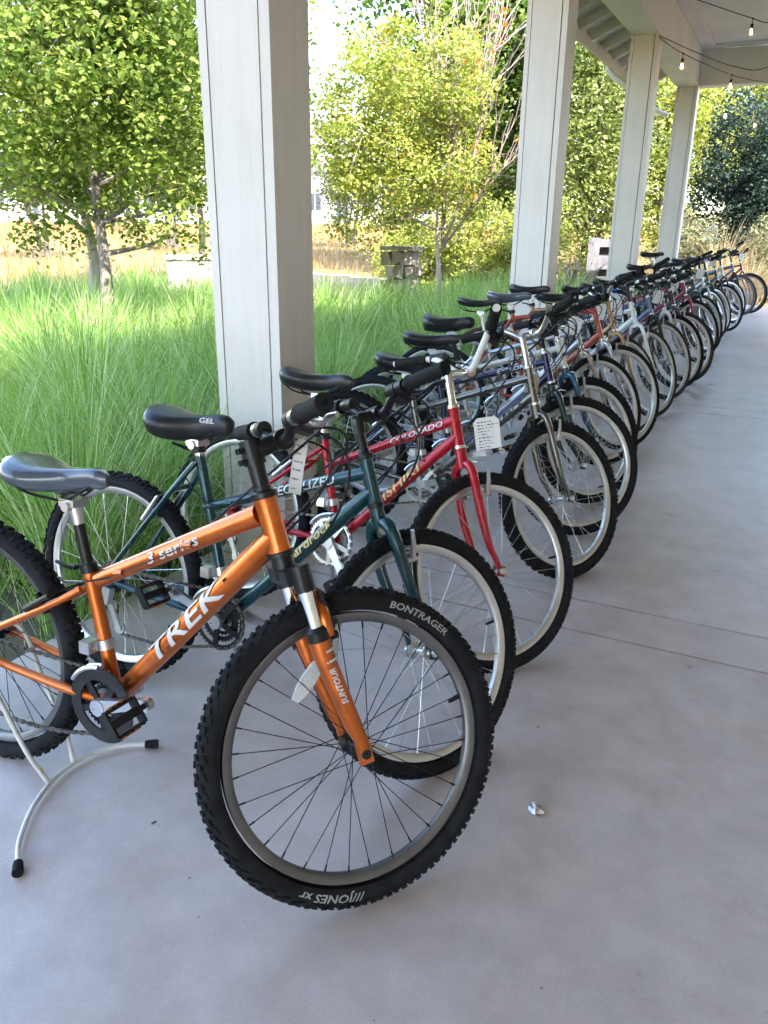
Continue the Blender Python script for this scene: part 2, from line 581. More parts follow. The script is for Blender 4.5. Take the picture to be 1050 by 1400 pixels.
def text_geo(s, shear=0.0, bold=0.0):
    key = (s, shear, bold)
    if key not in _txt:
        cu = bpy.data.curves.new('lettering_source', 'FONT')
        cu.body = s
        cu.size = 1.0
        cu.shear = shear
        cu.offset = bold
        cu.resolution_u = 2
        cu.align_x = 'CENTER'
        cu.align_y = 'CENTER'
        o = bpy.data.objects.new('lettering_source', cu)
        me = bpy.data.meshes.new_from_object(o)
        bm = bmesh.new()
        bm.from_mesh(me)
        umax = max(abs(v.co.x) for v in bm.verts)
        for v_ in np.linspace(-0.35, 0.55, 10):
            bmesh.ops.bisect_plane(bm, geom=bm.verts[:] + bm.edges[:] + bm.faces[:], plane_co=(0, v_, 0), plane_no=(0, 1, 0))
        for u_ in np.arange(-umax, umax, 0.3):
            bmesh.ops.bisect_plane(bm, geom=bm.verts[:] + bm.edges[:] + bm.faces[:], plane_co=(u_, 0, 0), plane_no=(1, 0, 0))
        bm.verts.index_update()
        vs = np.array([v.co[:2] for v in bm.verts])
        fs = [tuple(v.index for v in f.verts) for f in bm.faces]
        bm.free()
        bpy.data.objects.remove(o)
        bpy.data.curves.remove(cu)
        bpy.data.meshes.remove(me)
        _txt[key] = (vs, fs)
    return _txt[key]


def text_on_tube(s, a, b, frac, r, size, mat, parent, shear=0.2, bold=0.015, stretch=1.0, up=0.0, M4=None, name='lettering'):
    """Lettering wrapped on the right-hand (-y) face of the tube a->b."""
    vs, fs = text_geo(s, shear, bold)
    a, b = np.asarray(a, float), np.asarray(b, float)
    d = nrm(b - a)
    side = V(0, -1, 0)
    side = nrm(side - d * (side @ d))
    upv = np.cross(side, d)
    u = vs[:, 0] * size * stretch
    ang = vs[:, 1] * size / r + up
    P = a + (b - a) * frac + u[:, None] * d + (r + 0.0012) * (np.cos(ang)[:, None] * side + np.sin(ang)[:, None] * upv)
    mb = MB()
    mb.add(P, fs)
    return mb.build(name, mat, parent, smooth=False, M4=M4)


# ================================================================== SETTING
# ---- outside ground: one sheet, gently rising away from the porch
def gz(x, y):
    d = np.hypot(x, y)
    return -0.14 + 0.026 * np.maximum(0, d - 15) * (d < 1e9) - 0.010 * np.maximum(0, d - 90)


gx = np.concatenate([-np.geomspace(500, 2.2, 70), np.linspace(-2.1, 12, 12), np.geomspace(14, 500, 26)])
gy = np.concatenate([-np.geomspace(300, 6, 16), np.linspace(-5, 40, 60), np.geomspace(42, 700, 40)])
XX, YY = np.meshgrid(gx, gy, indexing='ij')
ZZ = gz(XX, YY) + 0.02 * np.sin(XX * 0.9) * np.cos(YY * 0.7)
ZZ = np.where((XX > -2.2) & (YY < 17.5), -0.14, ZZ)
nv = np.stack([XX, YY, ZZ], -1).reshape(-1, 3)
ii, jj = np.meshgrid(np.arange(len(gx) - 1), np.arange(len(gy) - 1), indexing='ij')
w_ = len(gy)
q = np.stack([ii * w_ + jj, (ii + 1) * w_ + jj, (ii + 1) * w_ + jj + 1, ii * w_ + jj + 1], -1).reshape(-1, 4)
g = mk('ground', npmesh('ground', nv, q), 'ground')
tag(g, 'dry golden field rising gently behind the trees', 'ground', kind='structure')
bedv = [(x, y, -0.125) for x, y in [(-2.11, -3), (-2.11, 17), (-10.5, 17), (-12.5, 10), (-11.5, 3), (-9, -3)]]
mb = MB()
mb.add(bedv, [(0, 1, 2, 3, 4, 5)])
tag(mb.build('planting_bed', 'soil', smooth=False), 'dark soil bed under the tall grass beside the porch', 'ground', kind='structure')

# ---- porch floor: base plus slabs with recessed joints
SX0, SX1 = -2.10, 6.60
JY = [-10.0, -5.2, -4.94, -1.40, -1.14, 2.585, 2.842, 6.60, 6.87, 10.62, 10.88, 14.60, 14.86, 17.0]
fl = MB()
fl.box(((SX0 + SX1) / 2, 3.5, -0.105), (SX1 - SX0 - 0.02, 26.9, 0.17))
fl = tag(fl.build('porch_floor', 'gap_dark', smooth=False), 'pinkish grey concrete porch floor with paired joints', 'floor', kind='structure')


def bevel_box(x0, x1, y0, y1, z0, z1, b=0.004):
    mb = MB()
    vs = [(x0, y0, z0), (x1, y0, z0), (x1, y1, z0), (x0, y1, z0),
          (x0, y0, z1 - b), (x1, y0, z1 - b), (x1, y1, z1 - b), (x0, y1, z1 - b),
          (x0 + b, y0 + b, z1), (x1 - b, y0 + b, z1), (x1 - b, y1 - b, z1), (x0 + b, y1 - b, z1)]
    fs = [(3, 2, 1, 0), (0, 1, 5, 4), (1, 2, 6, 5), (2, 3, 7, 6), (3, 0, 4, 7), (4, 5, 9, 8), (5, 6, 10, 9), (6, 7, 11, 10), (7, 4, 8, 11), (8, 9, 10, 11)]
    mb.add(vs, fs)
    return mb


for a, b in zip(JY[:-1], JY[1:]):
    bevel_box(SX0, SX1, a + 0.006, b - 0.006, -0.14, 0.0, 0.0012).build('slab', 'concrete', fl, smooth=False)

# ---- columns
CX0, CX1, CD = -2.06, -1.75, 0.255
CY = [-1.215, 2.625, 6.465, 10.305, 14.145]
BEAM_Z, CEIL_Z = 3.38, 3.865


def boxb(mb, x0, x1, y0, y1, z0, z1):
    mb.box(((x0 + x1) / 2, (y0 + y1) / 2, (z0 + z1) / 2), (x1 - x0, y1 - y0, z1 - z0))
    return mb


col_labels = ['white porch column nearest the photographer, left of the whole row',
              'nearest white boarded porch column, behind the orange and red bikes',
              'second nearest white porch column, rising behind the orange framed bike',
              'third white porch column, beside the rafters of the eave',
              'farthest white porch column, next to the dark blue-green shrub']
for i, y0 in enumerate(CY):
    c = empty('porch_column', ((CX0 + CX1) / 2, y0 + CD / 2, 0))
    tag(c, col_labels[i], 'column', 'white porch columns')

    def part(name, x0, x1, ya, yb, z0, z1, mat='col_white', c=c, y0=y0):
        ox, oy = (CX0 + CX1) / 2, y0 + CD / 2
        mb = boxb(MB(), x0 - ox, x1 - ox, ya - oy, yb - oy, z0, z1)
        return mb.build(name, mat, c, smooth=False)
    part('post', CX0 + 0.006, CX1 - 0.022, y0 + 0.026, y0 + CD - 0.006, 0.0, BEAM_Z, 'gap_dark')
    part('corner_board', CX0, CX0 + 0.036, y0, y0 + 0.03, 0.0, BEAM_Z - 0.002)
    part('face_board', CX0 + 0.0395, CX1 - 0.0525, y0 + 0.003, y0 + 0.03, 0.0, BEAM_Z - 0.002)
    part('corner_board', CX1 - 0.0435, CX1 - 0.0015, y0 - 0.001, y0 + 0.029, 0.0, BEAM_Z - 0.002)
    part('side_board', CX1 - 0.022, CX1, y0 + 0.0295, y0 + CD, 0.0, BEAM_Z - 0.002)
    part('side_board', CX0 - 0.001, CX0 + 0.006, y0 + 0.0305, y0 + CD, 0.0, BEAM_Z - 0.002)

# ---- porch roof: beams, ceiling, eave with rafter tails, roof sheet
roof = empty('porch_roof', (0, 5, 0))
tag(roof, 'cream painted porch roof with beam, ceiling and open eave', 'roof')


def rp(name, x0, x1, y0, y1, z0, z1, mat='beam_white', par=None):
    mb = boxb(MB(), x0, x1, y0 - 5, y1 - 5, z0, z1)
    return mb.build(name, mat, par or roof, smooth=False)


Y0R, YE = -9.6, 14.42
XR = 4.3
rp('beam', CX0 + 0.045, CX1, Y0R, 14.145, BEAM_Z, CEIL_Z - 0.002)
rp('beam', CX0 - 0.003, CX0 + 0.043, Y0R, YE, BEAM_Z + 0.012, CEIL_Z - 0.003)
rp('end_beam', CX0 + 0.045, XR, 14.147, YE, BEAM_Z + 0.002, CEIL_Z - 0.001)
for a, b in [(CX1 + 0.003, -0.55), (-0.54, 0.70), (0.71, XR - 0.002)]:
    rp('ceiling_panel', a, b, Y0R, 14.145, CEIL_Z, CEIL_Z + 0.02, 'ceiling')
rp('batten', -1.575, -1.53, Y0R, 13.75, CEIL_Z - 0.03, CEIL_Z - 0.001, 'wall_beige')
rp('batten', -1.55, XR, 13.765, 13.80, CEIL_Z - 0.025, CEIL_Z - 0.002)
# eave: soffit slopes down outwards
ex0, ez0, ex1, ez1 = -2.06, 3.76, -2.62, 3.52


def sloped(name, xa, za, xb, zb, y0, y1, th, mat, par=roof):
    d = nrm(V(xb - xa, 0, zb - za))
    n = V(-d[2], 0, d[0])
    n = n if n[2] > 0 else -n
    c_ = V((xa + xb) / 2, (y0 + y1) / 2 - 5, (za + zb) / 2) + n * th / 2
    mb = MB()
    mb.box(c_, (math.hypot(xb - xa, zb - za), y1 - y0, th), (d, V(0, 1, 0), n))
    return mb.build(name, mat, par, smooth=False)


sloped('soffit_board', ex0, ez0, ex1, ez1, Y0R, YE + 0.2, 0.018, 'beam_white')
yy = -9.5
while yy < YE + 0.1:
    sloped('rafter_tail', ex0, ez0 - 0.115, ex1 + 0.045, ez1 - 0.10, yy, yy + 0.045, 0.112, 'beam_white')
    yy += 0.61
rp('fascia', -2.655, -2.622, Y0R, YE + 0.2, 3.36, 3.56)
# main roof sheet over everything, rising to the ridge, and the building under it
sloped('roof_sheet', -2.72, 3.585, 4.0, 5.6, Y0R, YE + 0.25, 0.05, 'roofing')
sloped('roof_sheet', 11.2, 3.9, 4.002, 5.6, Y0R, YE + 0.25, 0.05, 'roofing')
gt = MB()
gt.tube(smoothpath([(-2.70, Y0R - 5, 3.50), (-2.70, 0, 3.495), (-2.70, YE - 5 + 0.2, 3.49)], 2), 0.05, 10)
gt.build('gutter', 'beam_white', roof)
for yd in (12.2, 15.3):
    dp = MB()
    yb = yd - 5 if yd < 14 else 14.5 - 5
    dp.tube([(-2.70, yb, 3.47), (-2.70, yb, 3.36), (-2.62, yb + 0.02, 3.28), (-2.36, yb + 0.05, 3.10), (-2.20, yb + 0.05, 3.04)], 0.04, 10)
    dp.build('downspout_elbow', 'beam_white', roof)

bw = empty('building', (7, 5, 0))
tag(bw, 'brown boarded building wall along the inner side of the porch', 'building')
boxb(MB(), XR - 7, 4.0, Y0R + 0.1 - 5, 14.4 - 5, -0.1, 3.86).build('wall', 'wall_beige', bw, smooth=False)

# ================================================================== VEGETATION
def blades(roots, length, az, lean0, curl, width, seg=4):
    """Curved tapering blades as triangles, one island per blade."""
    n = len(roots)
    t = np.linspace(0, 1, seg + 1)
    dirx, diry = np.cos(az), np.sin(az)
    pts = np.zeros((n, seg + 1, 3))
    pts[:, 0] = roots
    for k in range(1, seg + 1):
        tm = (t[k] + t[k - 1]) / 2
        a = lean0 + curl * tm ** 1.3
        st = length / seg
        pts[:, k, 0] = pts[:, k - 1, 0] + np.sin(a) * dirx * st
        pts[:, k, 1] = pts[:, k - 1, 1] + np.sin(a) * diry * st
        pts[:, k, 2] = pts[:, k - 1, 2] + np.cos(a) * st
    wa = az + PI / 2 + rng.uniform(-0.9, 0.9, n)
    wd = np.stack([np.cos(wa), np.sin(wa), np.zeros(n)], -1)
    nvp = 2 * seg + 1
    vs = np.zeros((n, nvp, 3))
    for k in range(seg):
        ww = (width * (1 - 0.75 * t[k] ** 1.5))[:, None] * wd / 2
        vs[:, 2 * k] = pts[:, k] - ww
        vs[:, 2 * k + 1] = pts[:, k] + ww
    vs[:, 2 * seg] = pts[:, seg]
    f = []
    for k in range(seg - 1):
        f += [(2 * k, 2 * k + 1, 2 * k + 3), (2 * k, 2 * k + 3, 2 * k + 2)]
    f.append((2 * seg - 2, 2 * seg - 1, 2 * seg))
    f = np.array(f)
    tri = (f[None] + (np.arange(n) * nvp)[:, None, None]).reshape(-1, 3)
    return vs.reshape(-1, 3), tri


def inview(x, y, m=0.0):
    """roughly the wedge west of the porch the place is looked at from"""
    az = np.degrees(np.arctan2(-x, y))
    return (az < 56 + m) & (az > -4 - m)


# bunch grass clumps
cx, cy = [], []
for gx_ in np.arange(-11.5, -2.1, 0.58):
    for gy_ in np.arange(0.2, 17.0, 0.58):
        x = gx_ + rng.uniform(-0.2, 0.2)
        y = gy_ + rng.uniform(-0.2, 0.2)
        if x > -2.28 or not inview(x, y, 4):
            continue
        if y > 12.8 and x < -6.2:
            continue
        cx.append(x)
        cy.append(y)
cx, cy = np.array(cx), np.array(cy)
dist = np.hypot(cx, cy)
per = np.clip(2300 / dist ** 0.85, 230, 800).astype(int)
vs_all, tr_all, off = [], [], 0
ci = np.repeat(np.arange(len(cx)), per)
n = len(ci)
rr = np.abs(rng.normal(0, 0.095, n))
ra = rng.uniform(0, 2 * PI, n)
roots = np.stack([cx[ci] + rr * np.cos(ra), cy[ci] + rr * np.sin(ra), np.full(n, -0.13)], -1)
csize = rng.uniform(0.62, 1.22, len(cx))[ci]
windy = 0.4
az = ra + rng.normal(0, 0.9, n)
ax_, ay_ = np.cos(az) + windy * 0.75, np.sin(az) + windy * 0.35
az = np.arctan2(ay_, ax_)
length = rng.uniform(0.62, 1.12, n) * csize * np.clip(1.06 - 0.030 * (dist[ci] - 3), 0.78, 1.06)
lean0 = np.abs(rng.normal(0.10, 0.13, n)) + rr * 0.8
curl = rng.uniform(0.2, 2.0, n) ** 1.15
width = rng.uniform(0.0026, 0.0046, n) * np.clip(dist[ci] / 4.5, 1, 2.4)
width = np.where(rng.uniform(0, 1, n) < 0.14, width * 1.9, width)
v_, t_ = blades(roots, length, az, lean0, curl, width, 4)
gr = mk('bunch_grass', npmesh('bunch_grass', v_, t_), 'grass')
tag(gr, 'tall arching green bunch grass massed beside the porch', 'grass', kind='stuff')

# dry field grass
n = 26000
d_ = rng.uniform(11, 60, n) ** 1.0
a_ = rad(1) * rng.uniform(-3, 56, n)
x_, y_ = -d_ * np.sin(a_), d_ * np.cos(a_)
keep = ~((x_ > -11.8) & (x_ < 3.0) & (y_ < 15.8))
keep &= ~((x_ > -3.2) & (y_ < 17.2))
x_, y_, d_ = x_[keep], y_[keep], d_[keep]
n = len(x_)
roots = np.stack([x_, y_, gz(x_, y_) - 0.03], -1)
v_, t_ = blades(roots, rng.uniform(0.25, 0.6, n), rng.uniform(0, 2 * PI, n), np.abs(rng.normal(0, 0.2, n)), rng.uniform(0.2, 1.0, n), 0.010 * d_ / 13, 3)
tag(mk('dry_field_grass', npmesh('dry_field_grass', v_, t_), 'grass_dry'), 'dry golden grass covering the field beyond the beds', 'grass', kind='stuff')


def leaf_mesh(name, P, size, upbias=0.6, droop=0.3, fold=0.25, elong=1.25, broad=False):
    n = len(P)
    nrml = rng.normal(0, 1, (n, 3))
    nrml[:, 2] = np.abs(nrml[:, 2]) + upbias
    nrml /= np.linalg.norm(nrml, axis=1)[:, None]
    d = rng.normal(0, 1, (n, 3))
    d[:, 2] -= droop
    d -= nrml * (d * nrml).sum(1)[:, None]
    d /= np.linalg.norm(d, axis=1)[:, None]
    s = np.cross(nrml, d)
    sz = (size * rng.uniform(0.6, 1.25, n))[:, None]
    if broad:            # lobed leaf: base, two shoulders each side, drooping tip
        outl = [(-0.5, 0.0, 0.0), (-0.22, -0.42, 0.10), (-0.02, -0.30, 0.05), (0.20, -0.40, 0.02), (0.62, 0.0, -0.16), (0.20, 0.40, 0.02), (-0.02, 0.30, 0.05), (-0.22, 0.42, 0.10)]
        f = np.array([(0, 1, 2), (0, 2, 4), (2, 3, 4), (0, 4, 6), (4, 5, 6), (0, 6, 7)])
    else:
        outl = [(-0.5 * elong, 0, 0), (-0.08, -0.42, fold * 0.4), (0.5 * elong, 0, -0.08), (-0.08, 0.42, fold * 0.4)]
        f = np.array([(0, 1, 2), (0, 2, 3)])
    k = len(outl)
    vs = np.zeros((n, k, 3))
    for i, (a, b, c) in enumerate(outl):
        vs[:, i] = P + d * sz * a + s * sz * b + nrml * sz * c
    tri = (f[None] + (np.arange(n) * k)[:, None, None]).reshape(-1, 3)
    return npmesh(name, vs.reshape(-1, 3), tri)


def lumpy(dirs, seed, amp=0.25):
    r = np.random.default_rng(seed)
    k = r.normal(0, 2.2, (5, 3))
    p = r.uniform(0, 2 * PI, 5)
    return 1 + amp * np.sin(dirs @ k.T + p).mean(1) * 1.6


def tree(name, label, cat, base, trunk_r, fork_z, crown_c, crown_r, n_clump, per, leaf, clump_r, leaf_m, bark_m, seed,
         group=None, limbs=9, stems=1, extra=None, outer=0.45, droop=0.3, broad=False, zmin=None):
    r = np.random.default_rng(seed)
    root = empty(name, base)
    tag(root, label, cat, group)
    cc, cr = np.array(crown_c, float), np.array(crown_r, float)
    dv = r.normal(0, 1, (n_clump, 3))
    dv /= np.linalg.norm(dv, axis=1)[:, None]
    rad_ = r.uniform(0, 1, n_clump) ** outer * lumpy(dv, seed)
    C = cc + dv * rad_[:, None] * cr
    C = C[C[:, 2] > (fork_z * 0.8 if zmin is None else zmin + 0.35 * np.sin(C[:, 0] * 3 + seed))]
    mb = MB()
    pts = []
    for s_ in range(stems):
        a = 2 * PI * s_ / max(1, stems) + r.uniform(0, 1)
        b0 = V(0.12 * (stems > 1) * math.cos(a), 0.12 * (stems > 1) * math.sin(a), -0.1)
        top = V(cc[0] * 0.9 + r.normal(0, 0.1) + (0.5 * math.cos(a) if stems > 1 else 0), cc[1] * 0.9 + r.normal(0, 0.1) + (0.5 * math.sin(a) if stems > 1 else 0), cc[2] + cr[2] * 0.55)
        f_ = V(b0[0] * 1.2 + r.normal(0, 0.04), b0[1] * 1.2 + r.normal(0, 0.04), fork_z)
        path = smoothpath([b0, b0 * 0.6 + f_ * 0.4 + V(r.normal(0, 0.03), r.normal(0, 0.03), 0), f_, f_ * 0.55 + top * 0.45 + V(r.normal(0, 0.15), r.normal(0, 0.15), 0), top], 4)
        k = len(path)
        rads = trunk_r * (1 - 0.92 * np.linspace(0, 1, k) ** 0.8)
        rads[0] *= 1.25
        mb.tube(path, rads, 9)
        pts += [(p, q_) for p, q_ in zip(path, rads) if p[2] > fork_z * 0.97]
    far = C[np.argsort(-np.linalg.norm((C - cc) / cr, axis=1))]
    targets = far[:: max(1, len(far) // (limbs * 3))][:limbs]
    limb_pts = list(pts)
    for tg in targets:
        cand = [(p, q_) for p, q_ in pts if p[2] < tg[2] + 0.1] or pts[:3]
        p, q_ = min(cand, key=lambda z: np.linalg.norm(z[0] - tg) + 0.35 * abs(z[0][2] - (fork_z + (tg[2] - fork_z) * 0.35)))
        mid = p * 0.5 + tg * 0.5 + V(0, 0, 0.18 * np.linalg.norm(tg - p)) * r.uniform(0.2, 0.8) + r.normal(0, 0.08, 3)
        tg = p + (tg - p) * 0.86
        path = smoothpath([p, mid, tg], 5)
        rads = np.linspace(q_ * 0.62, 0.006, len(path))
        mb.tube(path, rads, 6)
        limb_pts += [(a, b) for a, b in zip(path[1:], rads[1:])]
    LP = np.array([p for p, _ in limb_pts])
    LR = np.array([q_ for _, q_ in limb_pts])
    for c_ in C[:: max(1, len(C) // 90)]:
        j = np.argmin(np.linalg.norm(LP - c_, axis=1))
        if np.linalg.norm(LP[j] - c_) < 0.08:
            continue
        mid = (LP[j] + c_) / 2 + r.normal(0, 0.05, 3)
        mb.tube([LP[j], mid, c_], [min(LR[j] * 0.6, 0.02), 0.007, 0.003], 4, cap=False)
    mb.build('trunk', bark_m, root)
    P = np.repeat(C, per, 0)
    csz = np.repeat(r.uniform(0.6, 1.35, len(C)), per)[:, None]
    off_ = r.normal(0, 1, P.shape) * clump_r * csz * np.array([1, 1, 0.66])
    P = P + off_
    mk('crown', leaf_mesh('crown', P, leaf, droop=droop, broad=broad), leaf_m, root)
    if extra:
        for nm, mat, frac in extra:
            sel = P[r.uniform(0, 1, len(P)) < frac] + r.normal(0, 0.03, 3)
            if len(sel):
                mk(nm, leaf_mesh(nm, sel, leaf), mat, root)
    return root


# near left: big maple whose crown fills the upper left
tree('maple_tree', 'large green maple with mottled trunk in the grass, left of the nearest column', 'tree', (-6.7, 6.74, -0.13), 0.125, 1.15,
     (-0.1, 0.1, 3.25), (2.3, 2.2, 2.4), 430, 130, 0.058, 0.18, 'leaf_maple', 'bark_grey', 3, 'trees beyond the grass', limbs=18, outer=0.6, broad=True, zmin=1.3)
tree('maple_tree', 'second maple just behind the big left one, pale trunk partly hidden', 'tree', (-8.25, 8.0, -0.13), 0.13, 1.3,
     (-1.1, 0.0, 3.5), (2.3, 2.2, 2.4), 260, 48, 0.09, 0.19, 'leaf_maple', 'bark_pale', 5, 'trees beyond the grass', limbs=12, zmin=1.6)
tree('maple_tree', 'yellowing maple seen between the big maple and the nearest column', 'tree', (-10.9, 13.6, -0.1), 0.12, 1.6,
     (0, 0, 3.9), (2.4, 2.2, 2.1), 260, 50, 0.10, 0.20, 'leaf_yellow', 'bark_grey', 9, 'trees beyond the grass', limbs=10)
# centre: young yellow-green tree with bare dead branches
tr = tree('young_tree', 'young yellow-green tree with pale forked trunk and bare dead branches', 'tree', (-4.77, 11.55, -0.12), 0.065, 1.18,
          (-0.60, -0.25, 2.6), (1.42, 1.4, 1.6), 340, 92, 0.050, 0.14, 'leaf_yellow', 'bark_pale', 21, 'trees beyond the grass', limbs=18, zmin=1.35, broad=True,
          extra=[('orange_leaves', 'leaf_orange', 0.012)])
db = MB()
r = np.random.default_rng(4)
orange = []


def twig(p, d, L, r0, depth):
    n = 5
    pts = [p]
    dd = d.copy()
    for i in range(n):
        dd = nrm(dd + r.normal(0, 0.10, 3) + V(0, 0, 0.06))
        pts.append(pts[-1] + dd * L / n)
    db.tube(pts, np.linspace(r0, r0 * 0.35, n + 1), 5, cap=False)
    if depth > 0:
        for i in range(2, n + 1):
            for _ in range(2 if depth > 1 else 1):
                twig(pts[i], nrm(dd + r.normal(0, 0.32, 3) + V(0, 0, 0.10)), L * r.uniform(0.42, 0.68), max(0.003, r0 * 0.5), depth - 1)
    elif r.uniform() < 0.12:
        orange.append(pts[3])


fk = V(0.0, 0.0, 1.15)
for d, L in [(V(0.16, -0.02, 0.98), 2.1), (V(0.40, 0.1, 0.95), 1.9), (V(0.65, 0.2, 0.75), 1.25), (V(0.06, -0.05, 1.0), 2.6)]:
    twig(fk, nrm(d), L, 0.022, 2)
twig(V(0.08, -0.05, 2.3), nrm(V(0.08, -0.02, 1.0)), 2.0, 0.02, 2)
twig(V(0.0, -0.1, 2.6), nrm(V(0.0, -0.05, 1.0)), 2.1, 0.02, 2)
db.build('dead_branches', 'bark_dead', tr)
if orange:
    P = np.repeat(np.array(orange), 6, 0) + r.normal(0, 0.06, (len(orange) * 6, 3))
    mk('orange_leaves', leaf_mesh('orange_leaves', P, 0.07), 'leaf_orange', tr)

# tall trees behind
tree('tall_tree', 'tall dark green tree towering behind the young yellow-green tree', 'tree', (-8.7, 22.3, 0.0), 0.22, 2.0,
     (0, 0, 6.8), (2.9, 2.8, 5.2), 620, 40, 0.15, 0.34, 'leaf_deep', 'bark_grey', 31, 'tall trees in the background', limbs=16)
tree('tall_tree', 'tall green tree behind the second nearest column, mixed with yellow leaves', 'tree', (-6.6, 20.6, 0.0), 0.2, 1.6,
     (0, 0, 5.6), (2.1, 2.1, 4.9), 520, 40, 0.14, 0.30, 'leaf_deep', 'bark_grey', 37, 'tall trees in the background', limbs=14, extra=[('yellow_leaves', 'leaf_yellow', 0.25)])
tree('poplar_tree', 'leafy bright poplar filling the gap between second and third columns', 'tree', (-4.15, 18.6, -0.05), 0.14, 0.7,
     (0, 0, 3.5), (1.25, 1.25, 3.6), 520, 44, 0.085, 0.22, 'leaf_poplar', 'bark_grey', 41, 'tall trees in the background', limbs=12, stems=3)
tree('poplar_tree', 'broader poplar behind the bright one, between second and third columns', 'tree', (-5.5, 24.2, 0.1), 0.16, 1.2,
     (0, 0, 4.8), (2.0, 2.0, 4.6), 420, 42, 0.12, 0.28, 'leaf_poplar', 'bark_grey', 43, 'tall trees in the background', limbs=12)
tree('poplar_tree', 'yellow-green poplar showing between third and farthest columns', 'tree', (-3.55, 24.0, 0.05), 0.15, 0.9,
     (0, 0, 3.9), (1.6, 1.6, 3.9), 420, 44, 0.10, 0.24, 'leaf_yellow', 'bark_grey', 47, 'tall trees in the background', limbs=12)
tree('poplar_tree', 'pale yellow-green tree rising over the dark blue-green shrub', 'tree', (-1.9, 31.0, 0.3), 0.2, 1.4,
     (0, 0, 4.3), (2.6, 2.2, 2.9), 420, 44, 0.13, 0.28, 'leaf_yellow', 'bark_grey', 53, 'tall trees in the background', limbs=12)
tree('poplar_tree', 'bright green tree at the right edge behind the dark shrub', 'tree', (1.6, 34.0, 0.35), 0.2, 1.4,
     (0, 0, 3.9), (2.4, 2.2, 2.6), 260, 40, 0.15, 0.3, 'leaf_poplar', 'bark_grey', 57, 'tall trees in the background', limbs=10)
# shrubs
tree('shrub', 'big dark blue-green shrub past the farthest column', 'shrub', (-0.75, 20.4, 0.0), 0.07, 0.35,
     (0, 0, 2.05), (1.75, 1.6, 2.05), 800, 50, 0.070, 0.18, 'leaf_blue', 'bark_dark', 61, 'shrubs past the porch', limbs=12, stems=4, outer=0.4)
tree('shrub', 'pale sage shrub at the foot of the farthest column', 'shrub', (-2.05, 17.6, -0.05), 0.03, 0.15,
     (0, 0, 0.85), (0.62, 0.6, 0.85), 150, 34, 0.05, 0.10, 'leaf_sage', 'bark_dark', 63, 'shrubs past the porch', limbs=8, stems=3)
tree('shrub', 'pale sage shrub at the right edge below the dark shrub', 'shrub', (-0.35, 18.6, -0.05), 0.03, 0.15,
     (0, 0, 0.95), (0.8, 0.7, 0.85), 170, 34, 0.055, 0.11, 'leaf_sage', 'bark_dark', 67, 'shrubs past the porch', limbs=8, stems=3)
for k, (x, y, s_, lab) in enumerate([(-6.55, 14.9, 1.0, 'yellow-green hedge shrub just right of the stone pillar'),
                                     (-5.45, 14.8, 1.15, 'yellow-green hedge shrub right behind the young tree trunk'),
                                     (-4.75, 15.7, 1.25, 'yellow-green hedge shrub beside the second nearest column'),
                                     (-7.5, 16.2, 0.85, 'small yellow-green shrub left of the stone pillar')]):
    tree('hedge_shrub', lab, 'shrub', (x, y, -0.1), 0.03, 0.12, (0, 0, 0.85 * s_), (0.85 * s_, 0.8 * s_, 0.8 * s_), 170, 36, 0.06, 0.12,
         'leaf_yellow', 'bark_dark', 70 + k, 'yellow-green hedge shrubs', limbs=8, stems=3)
# olives far in the field
for k, (x, y, s_, lab) in enumerate([(-20.8, 24.3, 1.0, 'grey olive tree in the dry field, just left of the nearest column'),
                                     (-21.0, 18.5, 1.0, 'dark branching olive tree in the field left of the big maple'),
                                     (-17.3, 31.6, 1.0, 'olive tree in the field right of the nearest column'),
                                     (-15.2, 33.5, 1.05, 'olive tree in the field behind the stone pillar')]):
    z = float(gz(x, y))
    tree('olive_tree', lab, 'tree', (x, y, z), 0.13, 0.75, (0.0, 0, 2.4 * s_), (1.5, 1.5, 1.05), 150, 36, 0.10, 0.24, 'leaf_olive', 'bark_dark', 90 + k,
         'olive trees in the field', limbs=10, stems=2)
for k, (x, y, h, lab) in enumerate([(-36, 37, 4.5, 'dark far tree beside the leftmost white house'), (-31, 46, 4.5, 'far tree left of the nearest column near the houses'),
                                    (-24, 52, 5.0, 'far tree between the houses right of the nearest column'), (-17, 50, 5.5, 'far tree standing behind the yellow hedge'),
                                    (-45, 33, 5.0, 'leftmost far tree on the field edge')]):
    tree('far_tree', lab, 'tree', (x, y, float(gz(x, y))), 0.2, 1.2, (0, 0, h * 0.55), (2.2, 2.2, h * 0.42), 110, 34, 0.24, 0.42, 'leaf_olive', 'bark_dark', 110 + k,
         'far trees by the houses', limbs=8)

# dry plume grass tufts past the porch end
for k, (x, y, s_, lab) in enumerate([(-1.35, 17.9, 1.25, 'largest straw-coloured plume grass tuft below the dark shrub'), (-2.5, 18.6, 0.95, 'straw-coloured tuft between the last two columns'),
                                     (-0.75, 17.5, 0.9, 'straw-coloured tuft at the right edge past the bikes')]):
    n = 520
    ra = rng.uniform(0, 2 * PI, n)
    rr = np.abs(rng.normal(0, 0.12, n))
    roots = np.stack([rr * np.cos(ra), rr * np.sin(ra), np.zeros(n)], -1)
    v_, t_ = blades(roots, rng.uniform(0.9, 1.6, n) * s_, ra, np.abs(rng.normal(0.15, 0.15, n)), rng.uniform(0.5, 1.9, n), np.full(n, 0.012), 5)
    o = mk('plume_grass', npmesh('plume_grass', v_, t_), 'grass_plume')
    o.location = (x, y, -0.12)
    tag(o, lab, 'grass', 'dry plume grass tufts')

